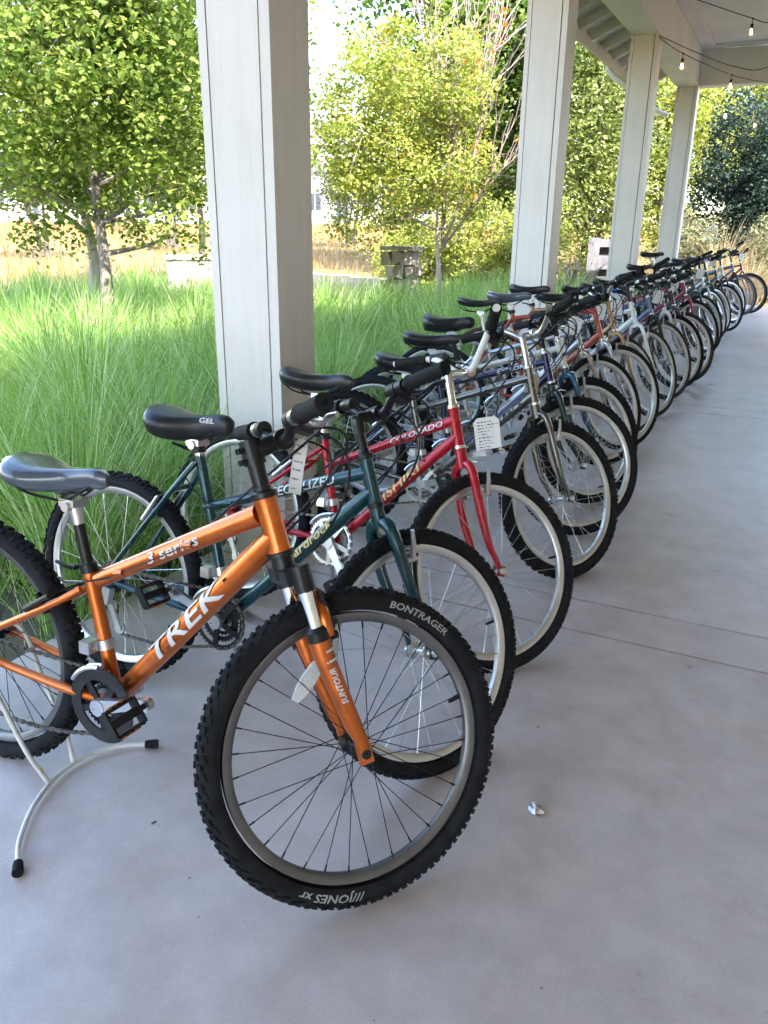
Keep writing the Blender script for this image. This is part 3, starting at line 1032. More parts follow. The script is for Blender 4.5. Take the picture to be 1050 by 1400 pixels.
# ---- far houses
def house(base, rot, w, d, h, wins, label):
    root = empty('house', base)
    root.rotation_euler.z = rot
    tag(root, label, 'house', 'white houses beyond the field')
    boxb(MB(), -w / 2, w / 2, -d / 2, d / 2, -0.5, h).build('wall', 'house_white', root, smooth=False)
    rm = MB()
    e = 0.5
    rm.add([(-w / 2 - e, -d / 2 - e, h), (w / 2 + e, -d / 2 - e, h), (w / 2 + e, d / 2 + e, h), (-w / 2 - e, d / 2 + e, h), (-w / 2 - e, 0, h + 2.2), (w / 2 + e, 0, h + 2.2)],
           [(0, 1, 5, 4), (2, 3, 4, 5), (0, 4, 3), (1, 2, 5), (3, 2, 1, 0)])
    rm.build('roof', 'house_roof', root, smooth=False)
    for (x, z, ww, hh) in wins:
        wn_ = boxb(MB(), x - ww / 2 - 0.1, x + ww / 2 + 0.1, -d / 2 - 0.06, -d / 2 + 0.02, z - 0.1, z + hh + 0.1).build('window', 'house_white', root, smooth=False)
        boxb(MB(), x - ww / 2, x - 0.03, -d / 2 - 0.075, -d / 2 - 0.05, z, z + hh).build('pane', 'house_glass', wn_, smooth=False)
        boxb(MB(), x + 0.03, x + ww / 2, -d / 2 - 0.075, -d / 2 - 0.05, z, z + hh).build('pane', 'house_glass', wn_, smooth=False)


W4 = [(-3.6, 0.9, 1.1, 1.4), (-1.2, 0.9, 1.1, 1.4), (1.2, 0.2, 1.0, 2.1), (3.6, 0.9, 1.1, 1.4), (-3.6, 3.7, 1.1, 1.4), (-1.2, 3.7, 1.1, 1.4), (1.2, 3.7, 1.1, 1.4), (3.6, 3.7, 1.1, 1.4)]
for (x, y, rz, lab) in [(-57.3, 48.3, 0.85, 'leftmost white two-storey house across the field'), (-43.4, 55.0, 0.66, 'white house just left of the nearest column, across the field'),
                        (-40.1, 69.2, 0.5, 'white house right of the nearest column, behind the olives'), (-27.0, 72.0, 0.35, 'white house half hidden behind the yellow-green tree'),
                        (-64.0, 66.0, 0.75, 'white house between the two left olive trees')]:
    house((x, y, float(gz(x, y))), rz, 10.0, 8.0, 6.2, W4, lab)

# ---- stone pillar, low wall, board fence, dead wood
r = np.random.default_rng(8)
pil = empty('stone_pillar', (-5.75, 12.25, -0.12))
tag(pil, 'short rubble stone pillar among the grass left of the young tree', 'pillar')
for zi in range(5):
    for k in range(3):
        mb = MB()
        a = r.uniform(-0.02, 0.02, 8)
        mb.box(V(-0.17 + 0.17 * k + (0.04 if zi % 2 else -0.03), 0, 0.13 + zi * 0.21), (0.158 + a[0], 0.38 + a[1], 0.19 + a[2]))
        mb.v[0] += r.normal(0, 0.018, mb.v[0].shape)
        mb.build('stone', 'stone', pil, smooth=False)
boxb(MB(), -0.29, 0.29, -0.23, 0.23, 1.09, 1.15).build('capstone', 'stone', pil, smooth=False)
lw = empty('low_wall', (-9.45, 11.75, -0.12))
lw.rotation_euler.z = 0.75
tag(lw, 'pale low cast stone wall end beside the nearest column', 'wall')
for zi in range(2):
    for k in range(3):
        boxb(MB(), -0.6 + 0.4 * k + 0.003, -0.2 + 0.4 * k - 0.003, -0.15, 0.15, 0.02 + zi * 0.42, 0.435 + zi * 0.42).build('block', 'stone_pale', lw, smooth=False)
boxb(MB(), -0.64, 0.64, -0.18, 0.18, 0.86, 0.93).build('coping', 'stone_pale', lw, smooth=False)
rw = empty('retaining_wall', (-9.0, 15.0, -0.1))
rw.rotation_euler.z = -0.35
tag(rw, 'long low pale stone wall running behind the grass in the middle', 'wall')
for k in range(12):
    boxb(MB(), -2.4 + 0.4 * k + 0.004, -2.0 + 0.4 * k - 0.004, -0.14, 0.14, 0, 0.46 + 0.01 * (k % 3)).build('block', 'stone_pale', rw, smooth=False)
bf = empty('board_fence', (-3.42, 16.7, -0.12))
bf.rotation_euler.z = 0.2
tag(bf, 'whitewashed board fence corner showing left of the third column', 'fence')
boxb(MB(), -0.32, -0.10, -0.12, 0.10, 0, 1.28).build('post', 'fence_grey', bf, smooth=False)
for z0, z1 in [(0.0, 0.55), (0.69, 0.95), (1.11, 1.26)]:
    boxb(MB(), -0.098, 0.36, -0.03, 0.03, z0, z1).build('board', 'fence_grey', bf, smooth=False)
boxb(MB(), -0.098, 0.36, 0.06, 0.09, 0, 1.22).build('back_panel', 'gap_dark', bf, smooth=False)
dw = empty('dead_wood_pile', (-3.75, 14.9, -0.12))
tag(dw, 'heap of dry brown sticks in the grass by the second column', 'sticks')
for k in range(22):
    a = r.uniform(0, 2 * PI)
    p = V(r.normal(0, 0.22), r.normal(0, 0.15), 0)
    MB().tube(smoothpath([p, p + V(0.3 * math.cos(a), 0.2 * math.sin(a), r.uniform(0.4, 0.7)), p + V(0.55 * math.cos(a), 0.3 * math.sin(a), r.uniform(0.7, 1.05))], 3), [0.02] * 6 + [0.008], 5).build('stick', 'dead_wood', dw)

# ================================================================== BICYCLES
_cache = {}


def cached(key, fn):
    if key not in _cache:
        _cache[key] = fn()
    return _cache[key]


def tyre_mesh(style, r, t):
    def f():
        n = 96
        mb = MB()
        rc = r - t - (0.0035 if style != 'slick' else 0)
        ph = np.linspace(rad(-128), rad(128), 15)
        prof = [(rc + t * math.cos(p), t * math.sin(p) * 0.94) for p in ph]
        mb.lathe(prof + [(rc - t * 0.72, 0.0)], n=n, closed=True)
        # tread blocks
        if style == 'knob':
            rows = [(-38, 0.5, 56, .010, .012, .006), (38, 0.5, 56, .010, .012, .006), (-14, 0, 56, .012, .010, .005), (14, 0.5, 56, .012, .010, .005), (-54, 0.0, 56, .008, .016, .004), (54, 0.0, 56, .008, .016, .004)]
        elif style == 'semi':
            rows = [(-46, 0.5, 74, .009, .013, .004), (46, 0.5, 74, .009, .013, .004), (-18, 0, 74, .013, .010, .003), (18, 0.5, 74, .013, .010, .003)]
        else:
            rows = []
        for (deg, ph0, cnt, lw_, ll, hh) in rows:
            for i in range(cnt):
                a = 2 * PI * (i + ph0) / cnt
                p = rad(deg)
                rr_ = rc + t * math.cos(p)
                yy_ = t * math.sin(p) * 0.94
                er = V(math.cos(a), 0, math.sin(a))
                et = V(-math.sin(a), 0, math.cos(a))
                nn = nrm(er * math.cos(p) + V(0, 1, 0) * math.sin(p))
                ss = np.cross(et, nn)
                mb.box(er * rr_ + V(0, yy_, 0) + nn * (hh / 2 - 0.0008), (ll, lw_, hh), (nrm(et + ss * 0.35 * (1 if deg > 0 else -1)), ss, nn))
        return mb.mesh('tyre')
    return cached(('tyre', style, round(r, 4), t), f)


def rim_mesh(Ro, deep=0.02, wide=0.026):
    def f():
        mb = MB()
        h = wide / 2
        mb.lathe([(Ro, -h), (Ro - deep * 0.65, -h), (Ro - deep, -h * 0.55), (Ro - deep - 0.001, 0), (Ro - deep, h * 0.55), (Ro - deep * 0.65, h), (Ro, h), (Ro - 0.003, h - 0.003), (Ro - 0.006, 0), (Ro - 0.003, -h + 0.003)], n=80, closed=True)
        return mb.mesh('rim')
    return cached(('rim', round(Ro, 4), deep), f)


def hub_mesh(rear):
    def f():
        w = 0.062 if rear else 0.048
        mb = MB()
        mb.lathe([(0.004, -w - 0.012), (0.007, -w - 0.012), (0.007, -w), (0.011, -w + 0.001), (0.011, -0.036), (0.022, -0.034), (0.022, -0.030), (0.012, -0.026), (0.0105, 0), (0.012, 0.026), (0.022, 0.030), (0.022, 0.034), (0.011, 0.036), (0.011, w - 0.001), (0.007, w), (0.007, w + 0.012), (0.004, w + 0.012)], n=16)
        return mb.mesh('hub')
    return cached(('hub', rear), f)


def cassette_mesh():
    def f():
        mb = MB()
        for i in range(7):
            rr_ = 0.052 - 0.0048 * i
            y = -0.036 - 0.004 * i
            ring_teeth(mb, rr_, 0.018, 26 - 2 * i, y, 0.002)
        return mb.mesh('cassette')
    return cached('cassette', f)


def ring_teeth(mb, ro, ri, teeth, y, th, hgt=0.0045):
    n = teeth * 4
    a = np.linspace(0, 2 * PI, n, endpoint=False)
    pr = np.tile([ro - hgt, ro, ro, ro - hgt], teeth)
    vs = []
    for yy_ in (y - th / 2, y + th / 2):
        vs.append(np.stack([pr * np.cos(a), np.full(n, yy_), pr * np.sin(a)], -1))
        vs.append(np.stack([ri * np.cos(a), np.full(n, yy_), ri * np.sin(a)], -1))
    fs = []
    for j in range(n):
        k = (j + 1) % n
        fs += [(j, k, n + k, n + j), (2 * n + j, 3 * n + j, 3 * n + k, 2 * n + k), (j, 2 * n + j, 2 * n + k, k), (n + j, n + k, 3 * n + k, 3 * n + j)]
    mb.add(np.concatenate(vs), fs)


def spoke_pos(Rr, rear):
    out = []
    for i in range(32):
        side = 1 if i % 2 else -1
        a = 2 * PI * i / 32
        ha_ = a + (0.95 if (i // 2) % 2 else -0.95)
        y0 = 0.032 * side
        if rear and side < 0:
            y0 = -0.024
        out.append((V(0.021 * math.cos(ha_), y0, 0.021 * math.sin(ha_)), V(Rr * math.cos(a), 0.003 * side, Rr * math.sin(a))))
    return out


def spokes_mesh(Rr, rear, rs=0.0011):
    def f():
        mb = MB()
        for a, b in spoke_pos(Rr, rear):
            mb.tube([a, b], rs, 4, cap=False)
            d = nrm(b - a)
            mb.tube([b - d * 0.014, b], 0.0019, 4, cap=False)
        return mb.mesh('spokes')
    return cached(('spokes', round(Rr, 4), rear), f)


def one_spoke():
    def f():
        mb = MB()
        mb.tube([V(0, 0, 0), V(0, 0, 0.94)], [0.0011, 0.0011], 5, cap=False)
        mb.tube([V(0, 0, 0.94), V(0, 0, 1)], [0.0021, 0.0021], 5, cap=False)
        return mb.mesh('spoke')
    return cached('spoke1', f)


def wheel(root, name, M4, c, rear):
    r, t, style = c['r'], c['t'], c['tyre']
    w = empty(name, parent=root, M4=M4)
    mk('tyre', tyre_mesh(style, r, t), c['tyre_m'], w)
    Ro = r - 2 * t + 0.004 - (0.0035 if style != 'slick' else 0)
    mk('rim', rim_mesh(Ro), c['rim_m'], w)
    mk('hub', hub_mesh(rear), c['hub_m'], w)
    Rr = Ro - 0.019
    sm = c['spoke_m']
    if c['lod'] == 0:
        for a, b in spoke_pos(Rr, rear):
            d = Vector(b - a)
            L = d.length
            q_ = d.to_track_quat('Z', 'Y').to_matrix().to_4x4()
            mk('spoke', one_spoke(), sm, w, Matrix.Translation(Vector(a)) @ q_ @ Matrix.Diagonal((1, 1, L, 1)))
    else:
        tag(mk('spokes', spokes_mesh(Rr, rear), sm, w), kind='stuff')
    if c['lod'] <= 1:
        va = c.get('valve', 0.35)
        mb = MB()
        mb.tube([V((Ro - 0.018) * math.cos(va), 0, (Ro - 0.018) * math.sin(va)), V((Ro - 0.048) * math.cos(va), 0, (Ro - 0.048) * math.sin(va))], 0.0042, 8)
        mb.build('valve', 'black', w)
    if rear:
        mk('cassette', cassette_mesh(), 'chain', w)
    return w


def saddle_mesh(kind):
    """Loft along x (nose at +x). Length about 0.27; origin at the middle, z = top."""
    def f():
        if kind == 'wide':
            L0, L1, W, H = -0.145, 0.135, 0.100, 0.098
        elif kind == 'slim':
            L0, L1, W, H = -0.14, 0.14, 0.072, 0.058
        else:
            L0, L1, W, H = -0.150, 0.142, 0.086, 0.076
        rings = []
        for tt in np.linspace(0, 1, 16):
            x = L0 + (L1 - L0) * tt
            hw = W * (0.28 + 0.72 * math.sin(min(1, tt / 0.22) * PI / 2) ** 0.7) if tt < 0.22 else W * (0.235 + 0.765 * (0.5 + 0.5 * math.cos(min(1, (tt - 0.22) / 0.52) * PI)))
            if tt > 0.9:
                hw *= 1 - 0.55 * ((tt - 0.9) / 0.1) ** 2
            if tt < 0.03:
                hw *= 0.75
            top = 0.006 * math.cos(tt * 2 * PI) - 0.006 + (0.010 * max(0, 1 - tt / 0.3)) - 0.016 * max(0, (tt - 0.85) / 0.15) ** 2 - (0.018 if tt < 0.02 else 0)
            hh = H * (1 - 0.42 * tt) * (0.45 if tt < 0.02 else 1) * (0.55 if tt > 0.98 else 1)
            ring = []
            for a in np.linspace(0, 2 * PI, 18, endpoint=False):
                ca, sa = math.cos(a), math.sin(a)
                yy_ = hw * math.copysign(abs(ca) ** 0.75, ca)
                if sa >= 0:
                    zz_ = top - hh * 0.42 + hh * 0.42 * abs(sa) ** 0.8 - (0.010 * (1 - abs(ca)) ** 2 if kind == 'slim' else 0)
                else:
                    zz_ = top - hh * 0.42 - hh * 0.58 * abs(sa) ** 0.9 * (0.9 + 0.1 * tt)
                    yy_ *= 0.93
                ring.append((x, yy_, zz_))
            rings.append(ring)
        return MB().loft(rings).mesh('saddle', sharp=60)
    return cached(('saddle', kind), f)


def rails_mesh():
    def f():
        mb = MB()
        for s in (-1, 1):
            mb.tube(smoothpath([(-0.115, s * 0.045, -0.055), (-0.085, s * 0.03, -0.076), (-0.03, s * 0.022, -0.084), (0.03, s * 0.022, -0.082), (0.075, s * 0.018, -0.058), (0.10, s * 0.010, -0.040)], 4), 0.0035, 6)
        return mb.mesh('saddle_rail')
    return cached('rails', f)


def pedal_mesh():
    def f():
        mb = MB()
        # platform cage: axle along -y, plates front and back
        w, d, h = 0.088, 0.056, 0.022
        for s in (-1, 1):
            mb.box((s * d / 2, -w / 2 - 0.012, 0), (0.006, w, h))
            for k in range(5):
                mb.box((s * (d / 2 + 0.004), -0.022 - k * 0.017, 0.0), (0.004, 0.006, h * 0.9))
        mb.box((0, -0.014, 0), (d, 0.006, h))
        mb.box((0, -w - 0.010, 0), (d, 0.007, h))
        mb.box((0, -w / 2 - 0.012, 0), (0.020, w, 0.016))
        mb.cyl((0, 0.016, 0), (0, -w, 0), 0.007, 8)
        return mb.mesh('pedal', False)
    return cached('pedal', f)


def crank_set(root, bbp, ang, ring_m, arm_m, lod, pedal_reflector=True, n_out=44, guard=False, Lc=0.17):
    cs = empty('crankset', parent=root, M4=Matrix.Translation((bbp[0], 0, bbp[1])))
    def rm():
        mb = MB()
        ring_teeth(mb, 0.088, 0.074, n_out, -0.047, 0.003)
        for k in range(5):
            a = ang + 0.63 + 2 * PI * k / 5
            p1 = V(0.012 * math.cos(a), -0.052, 0.012 * math.sin(a))
            p2 = V(0.078 * math.cos(a), -0.049, 0.078 * math.sin(a))
            d = nrm(p2 - p1)
            mb.box((p1 + p2) / 2, (np.linalg.norm(p2 - p1), 0.005, 0.017), (d, V(0, 1, 0), np.cross(d, V(0, 1, 0))))
        return mb
    rm().build('chainring', ring_m, cs)
    mb = MB()
    ring_teeth(mb, 0.066, 0.050, 34, -0.040, 0.003)
    ring_teeth(mb, 0.048, 0.036, 24, -0.034, 0.003)
    mb.build('chainring', 'chain' if ring_m != 'black_metal' else 'black_metal', cs)
    if guard:
        mb = MB()
        mb.lathe([(0.064, -0.050), (0.094, -0.050), (0.096, -0.052), (0.094, -0.054), (0.064, -0.054)], n=48, closed=True)
        mb.build('chain_guard', 'black', cs)
    mb = MB()
    mb.cyl((0, -0.068, 0), (0, 0.062, 0), 0.014, 14)
    mb.build('axle', arm_m, cs)
    for s, a in ((-1, ang), (1, ang + PI)):
        d = V(math.cos(a), 0, math.sin(a))
        y0, y1 = s * 0.060, s * 0.078
        mb = MB()
        pp = [V(0, y0, 0), d * 0.03 + V(0, y0, 0), d * Lc * 0.6 + V(0, (y0 + y1) / 2, 0), d * Lc + V(0, y1, 0)]
        n_ = np.cross(d, V(0, 1, 0))
        rings = []
        for p, hw in zip(pp, (0.019, 0.016, 0.0125, 0.0145)):
            rings.append([p + n_ * hw + V(0, 0.007, 0), p + n_ * hw * 0.7 + V(0, -0.007 * -s * -1, 0) + V(0, s * 0.003, 0), p - n_ * hw * 0.7 + V(0, s * 0.008, 0), p - n_ * hw + V(0, s * -0.006, 0)])
        mb2 = MB()
        for p, q_, h0, h1 in zip(pp[:-1], pp[1:], (0.019, 0.016, 0.0125), (0.016, 0.0125, 0.0145)):
            t_ = nrm(q_ - p)
            yv = nrm(np.cross(n_, t_))
            mb2.loft([[p + n_ * h0 + yv * 0.007, p - n_ * h0 + yv * 0.007, p - n_ * h0 - yv * 0.007, p + n_ * h0 - yv * 0.007],
                      [q_ + n_ * h1 + yv * 0.0065, q_ - n_ * h1 + yv * 0.0065, q_ - n_ * h1 - yv * 0.0065, q_ + n_ * h1 - yv * 0.0065]])
        mb2.cyl(pp[-1] + V(0, -0.009, 0), pp[-1] + V(0, 0.009, 0), 0.016, 12)
        mb2.cyl(V(0, y0 - 0.009, 0), V(0, y0 + 0.009, 0), 0.021, 12)
        mb2.build('crank_arm', arm_m, cs)
        # the pedal: local -y points outwards on the right side
        R_ = Matrix.Rotation(PI if s > 0 else 0, 4, 'Z')
        tilt = Matrix.Rotation(random.uniform(-0.5, 0.5) if lod else 0.95, 4, 'Y')
        mk('pedal', pedal_mesh(), 'black', cs, Matrix.Translation(Vector(d * Lc + V(0, s * 0.092, 0))) @ tilt @ R_)
        if pedal_reflector and lod <= 1:
            for sx in (-1, 1):
                mb = MB()
                mb.box((sx * 0.0345, -0.056, 0), (0.004, 0.05, 0.012))
                mb.build('pedal_reflector', 'amber', cs, smooth=False, M4=Matrix.Translation(Vector(d * Lc + V(0, s * 0.092, 0))) @ tilt @ R_)
    return cs


def chain_links(bbp, r_ax, lod, root):
    c1 = V(bbp[0], 0, bbp[1])
    c2 = V(0.0, 0, r_ax)
    r1, r2 = 0.085, 0.036
    y = -0.046
    path = []
    d = c2 - c1
    base = math.atan2(d[2], d[0])
    L = np.linalg.norm(d)
    off = math.acos((r1 - r2) / L)
    # upper run, over the cassette, via the derailleur pulleys, lower run, round the ring
    a1, a2 = base - off, base + off
    up1 = c1 + r1 * V(math.cos(a1), 0, math.sin(a1))
    up2 = c2 + r2 * V(math.cos(a1), 0, math.sin(a1))
    for t in np.linspace(0, 1, 26):
        path.append(up1 * (1 - t) + up2 * t)
    for a in np.linspace(a1, a1 + 2.6, 8)[1:]:
        path.append(c2 + r2 * V(math.cos(a), 0, math.sin(a)))
    j = V(0.015, 0, r_ax - 0.085)
    j2 = V(0.045, 0, r_ax - 0.15)
    path += [j + V(0.02, 0, 0.0), j2 + V(-0.02, 0, 0.0), j2 + V(0.0, 0, -0.018)]
    lo = c1 + r1 * V(math.cos(a2), 0, math.sin(a2))
    for t in np.linspace(0.04, 1, 26):
        path.append((j2 + V(0.0, 0, -0.02)) * (1 - t) + lo * t + V(0, 0, -0.018 * math.sin(PI * t)))
    e = a2
    while e > a1 - 2 * PI:
        e += 0
        break
    for a in np.linspace(a2, a1 + 2 * PI, 18)[1:]:
        path.append(c1 + r1 * V(math.cos(a), 0, math.sin(a)))
    P = np.array(path)
    P[:, 1] = y
    mb = MB()
    if lod <= 1:
        seg = np.linalg.norm(np.diff(P, axis=0), axis=1)
        cum = np.concatenate([[0], np.cumsum(seg)])
        n = int(cum[-1] / 0.0127)
        s_ = np.linspace(0, cum[-1], n)
        Q = np.stack([np.interp(s_, cum, P[:, i]) for i in range(3)], -1)
        for i in range(n - 1):
            d = nrm(Q[i + 1] - Q[i])
            mb.box((Q[i] + Q[i + 1]) / 2, (0.0145, 0.0075 if i % 2 else 0.0045, 0.0085 if i % 2 else 0.0065), (d, V(0, 1, 0), np.cross(d, V(0, 1, 0))))
    else:
        mb.tube(P, 0.004, 4)
    mb.build('chain', 'chain', root, smooth=False)
    # derailleur
    rd = MB()
    rd.box(V(0.03, y - 0.004, r_ax - 0.115), (0.018, 0.012, 0.095), (V(0.9, 0, 0.42), V(0, 1, 0), V(-0.42, 0, 0.9)))
    rd.box(V(0.012, y - 0.02, r_ax - 0.045), (0.03, 0.022, 0.055), (V(0.95, 0, -0.2), V(0, 1, 0), V(0.2, 0, 0.95)))
    for p in (j, j2):
        rd.cyl(p + V(0, y - 0.004, 0), p + V(0, y + 0.004, 0), 0.020, 14)
    rd.build('rear_derailleur', 'black_metal' if lod else 'silver', root)


BIKES = []


def make_bike(c):
    A = rad(c['ha'])
    r, L, off = c['r'], c['L'], c['off']
    lod = c['lod']
    root = empty('bicycle')
    root.location = (c['X'], c['Y'], 0)
    root.rotation_euler = (-c['lean'], 0, c['psi'])
    tag(root, c['label'], 'bicycle', 'bicycles parked in a row')
    perp = V(math.sin(A), 0, math.cos(A))
    axd = V(-math.cos(A), 0, math.sin(A))
    C0 = V(L, 0, r)
    P0 = C0 - perp * off

    def onax(z):
        return P0 + axd * ((z - P0[2]) / axd[2])
    S = Matrix.Translation(Vector(P0)) @ Matrix.Rotation(c['steer'], 4, Vector(axd)) @ Matrix.Translation(-Vector(P0))
    Sn = np.array(S)

    def st_(p):                       # steered position of an unsteered point
        return (Sn[:3, :3] @ np.asarray(p, float)) + Sn[:3, 3]
    bb = V(c['bb'][0], 0, c['bb'][1])
    stt = V(c['st'][0], 0, c['st'][1])
    ttr = V(c['ttr'][0], 0, c['ttr'][1])
    hb, htp = onax(c['hb']), onax(c['ht'])
    k = c['fat']
    # ---------------- frame
    mb = MB()
    mb.tube([bb, stt], 0.0155 * (1 + (k - 1) * 0.4), 14)
    d_ht = nrm(htp - hb)
    tj = htp - d_ht * 0.035 if 'ttf' not in c else V(c['ttf'][0], 0, c['ttf'][1])
    dj = hb + d_ht * 0.032
    mb.tube([ttr, ttr * 0.5 + tj * 0.5, tj], [0.0165 * k, 0.0175 * k, 0.019 * k], 14)
    mb.tube([bb, bb * 0.5 + dj * 0.5, bb * 0.12 + dj * 0.88, dj], [0.019 * k, 0.021 * k, 0.022 * k, 0.020 * k], 16)
    mb.tube([hb, hb + d_ht * 0.012, htp - d_ht * 0.012, htp], [0.0205 * k, 0.0195 * k, 0.0195 * k, 0.0205 * k], 16)
    mb.cyl(bb + V(0, -0.036, 0), bb + V(0, 0.036, 0), 0.023, 16)
    ra_ = V(0, 0, r)
    ssj = V(c['ssj'][0], 0, c['ssj'][1])
    for s in (-1, 1):
        mb.tube(smoothpath([bb + V(-0.012, s * 0.028, 0), bb * 0.72 + ra_ * 0.28 + V(0, s * 0.048, 0), bb * 0.3 + ra_ * 0.7 + V(0, s * 0.060, 0), ra_ + V(0.018, s * 0.064, 0)], 3), [0.0125] * 4 + [0.011] * 4 + [0.008] * 2, 10)
        mb.tube(smoothpath([ssj + V(-0.004, s * 0.018, 0), ssj * 0.75 + ra_ * 0.25 + V(0, s * 0.046, 0), ra_ + V(0.006, s * 0.064, 0.02)], 4), 0.0085 * (1 + (k - 1) * 0.4), 10)
        mb.box(ra_ + V(0.008, s * 0.064, 0.002), (0.042, 0.006, 0.034))
    br = ssj * 0.80 + ra_ * 0.20
    mb.cyl(br + V(0.0, -0.045, 0), br + V(0.0, 0.045, 0), 0.008, 8)
    fr = mb.build('frame', c['frame_m'], root)
    for (ta, tb, z) in c.get('accents', []):
        pass
    for (txt, tube, frac, size, mat, up, stretch) in c.get('text', []):
        a, b, rr_ = {'dt': (bb, dj, 0.0220 * k), 'tt': (ttr, tj, 0.0185 * k), 'st': (bb, stt, 0.0157)}[tube]
        text_on_tube(txt, a, b, frac, rr_, size, mat, fr, up=up, stretch=stretch)
    # wear: cable stops on the top tube
    if lod <= 1:
        for q_ in (0.18, 0.62):
            p = ttr * (1 - q_) + tj * q_
            m2 = MB()
            m2.cyl(p + V(-0.012, -0.019 * k, -0.006), p + V(0.012, -0.019 * k, -0.001), 0.006, 8)
            m2.build('cable_stop', c['frame_m'], fr)
    # headset
    mb = MB()
    mb.lathe([(0.019 * k, -0.012), (0.0235 * k, -0.010), (0.0235 * k, 0.0), (0.019 * k, 0.002)], o=hb, axis=d_ht, n=18)
    mb.build('headset_cup', c['headset_m'], root)
    mb = MB()
    mb.lathe([(0.0195 * k, 0.0), (0.0235 * k, 0.002), (0.0235 * k, 0.012), (0.016 * k, 0.016), (0.0155 * k, 0.024), (0.013, 0.026)], o=htp, axis=d_ht, n=18)
    mb.build('headset_cup', c['headset_m'], root)
    # ---------------- seat
    sp = V(c['sad'][0], 0, c['sad'][1])
    sd = nrm(stt - bb)
    ptop = sp + V(0.0, 0, -0.092)
    # seat post follows the seat tube line
    tpar = (ptop[2] - stt[2]) / sd[2]
    ptop = stt + sd * tpar
    mb = MB()
    mb.tube([stt - sd * 0.03, ptop], 0.0135, 12)
    if c.get('post_cap'):
        pass
    po = mb.build('seatpost', c['post_m'], root)
    mb = MB()
    mb.box(ptop + V(0, 0, 0.004), (0.045, 0.05, 0.018))
    mb.cyl(ptop + V(0, -0.03, -0.004), ptop + V(0, 0.03, -0.004), 0.012, 10)
    mb.tube([ptop - sd * 0.05, ptop - sd * 0.002], [0.0142, 0.017], 12)
    mb.build('saddle_clamp', c.get('clamp_m', 'silver'), po)
    mb = MB()
    mb.cyl(stt - sd * 0.012, stt + sd * 0.010, 0.0205, 14)
    mb.cyl(stt + V(-0.022, -0.022, 0), stt + V(-0.022, 0.022, 0), 0.006, 8)
    mb.tube([stt + V(-0.022, -0.026, 0), stt + V(-0.035, -0.034, 0.006), stt + V(-0.07, -0.030, 0.010)], [0.006, 0.005, 0.004], 6)
    mb.build('seat_clamp', c.get('qr_m', 'black_metal'), po)
    sdl = mk('saddle', saddle_mesh(c['sad_kind']), c['sad_m'], root, Matrix.Translation(Vector((ptop[0] + c.get('sad_dx', -0.015), 0, c['sad'][1]))) @ Matrix.Rotation(c.get('sad_tilt', -0.02), 4, 'Y'))
    mk('saddle_rail', rails_mesh(), 'black_metal', sdl)
    if c.get('sad_text'):
        vs, fs = text_geo('GEL', 0.2, 0.02)
        mb = MB()
        mb.add(np.stack([0.072 + vs[:, 0] * 0.026, np.full(len(vs), -0.0), -0.021 + vs[:, 1] * 0.02], -1), fs)
        vv = mb.v[0]
        vv[:, 1] = -0.0365 + (vv[:, 0] - 0.072) * 0.24
        mb.build('lettering', 'white_print', sdl, smooth=False)
    # ---------------- wheels
    wheel(root, 'rear_wheel', Matrix.Translation((0, 0, r)) @ Matrix.Rotation(random.uniform(0, 6), 4, 'Y'), dict(c, tyre=c.get('tyre_rear', c['tyre'])), True)
    fw = wheel(root, 'front_wheel', S @ Matrix.Translation(Vector(C0)), c, False)
    # ---------------- fork (steered)
    ct = C0 + axd * (r + 0.030) - perp * off          # crown centre on the axis
    if c['fork'] == 'susp':
        ct = C0 + axd * (r + 0.052) - perp * off
        mb = MB()
        for s in (-1, 1):
            top = ct + V(0, s * 0.058, 0) + perp * 0.012
            dro = C0 + V(0, s * 0.052, 0)
            lowtop = top * 0.58 + (C0 + V(0, s * 0.058, 0)) * 0.42 + perp * 0.004
            lowtop = top - axd * 0.13
            mb.tube([lowtop, lowtop - axd * 0.03, dro * 0.75 + lowtop * 0.25, dro + axd * 0.03, dro - axd * 0.012], [0.0225, 0.0215, 0.0185, 0.015, 0.013], 16)
            mb.box(dro + V(0, 0, 0.0), (0.030, 0.012, 0.045), (perp, V(0, 1, 0), axd))
        # arch
        la, lb = ct + V(0, -0.058, 0) + perp * 0.012 - axd * 0.13, ct + V(0, 0.058, 0) + perp * 0.012 - axd * 0.13
        mb.tube(smoothpath([la + perp * 0.022, la + axd * 0.05 + V(0, 0.006, 0) + perp * 0.024, la * 0.5 + lb * 0.5 + axd * 0.085 + perp * 0.028, lb + axd * 0.05 + V(0, -0.006, 0) + perp * 0.024, lb + perp * 0.022], 5), 0.013, 10, flat=1.0)
        fk_ = mb.build('fork', c['fork_m'], root, M4=S)
        for s in (-1, 1):
            top = ct + V(0, s * 0.058, 0) + perp * 0.012
            m2 = MB()
            m2.tube([top - axd * 0.15, top + axd * 0.01], 0.0142, 16)
            m2.build('stanchion', 'chrome', fk_)
            m2 = MB()
            m2.lathe([(0.0225, 0), (0.0235, 0.006), (0.0215, 0.016), (0.0225, 0.020), (0.0185, 0.026), (0.0150, 0.029)], o=top - axd * 0.132, axis=axd, n=18)
            m2.build('dust_seal', 'black', fk_)
        m2 = MB()
        m2.box(ct + perp * 0.004 + axd * 0.006, (0.048, 0.125, 0.030), (perp, V(0, 1, 0), axd))
        for s in (-1, 1):
            top = ct + V(0, s * 0.058, 0) + perp * 0.012
            m2.tube([top - axd * 0.028, top + axd * 0.026], 0.0215, 14)
        m2.tube([ct, hb], [0.024, 0.022], 14)
        m2.build('fork_crown', 'black_metal', fk_)
        # printed bands on the right leg
        top = ct + V(0, -0.058, 0) + perp * 0.012 - axd * 0.13
        dro = C0 + V(0, -0.052, 0)
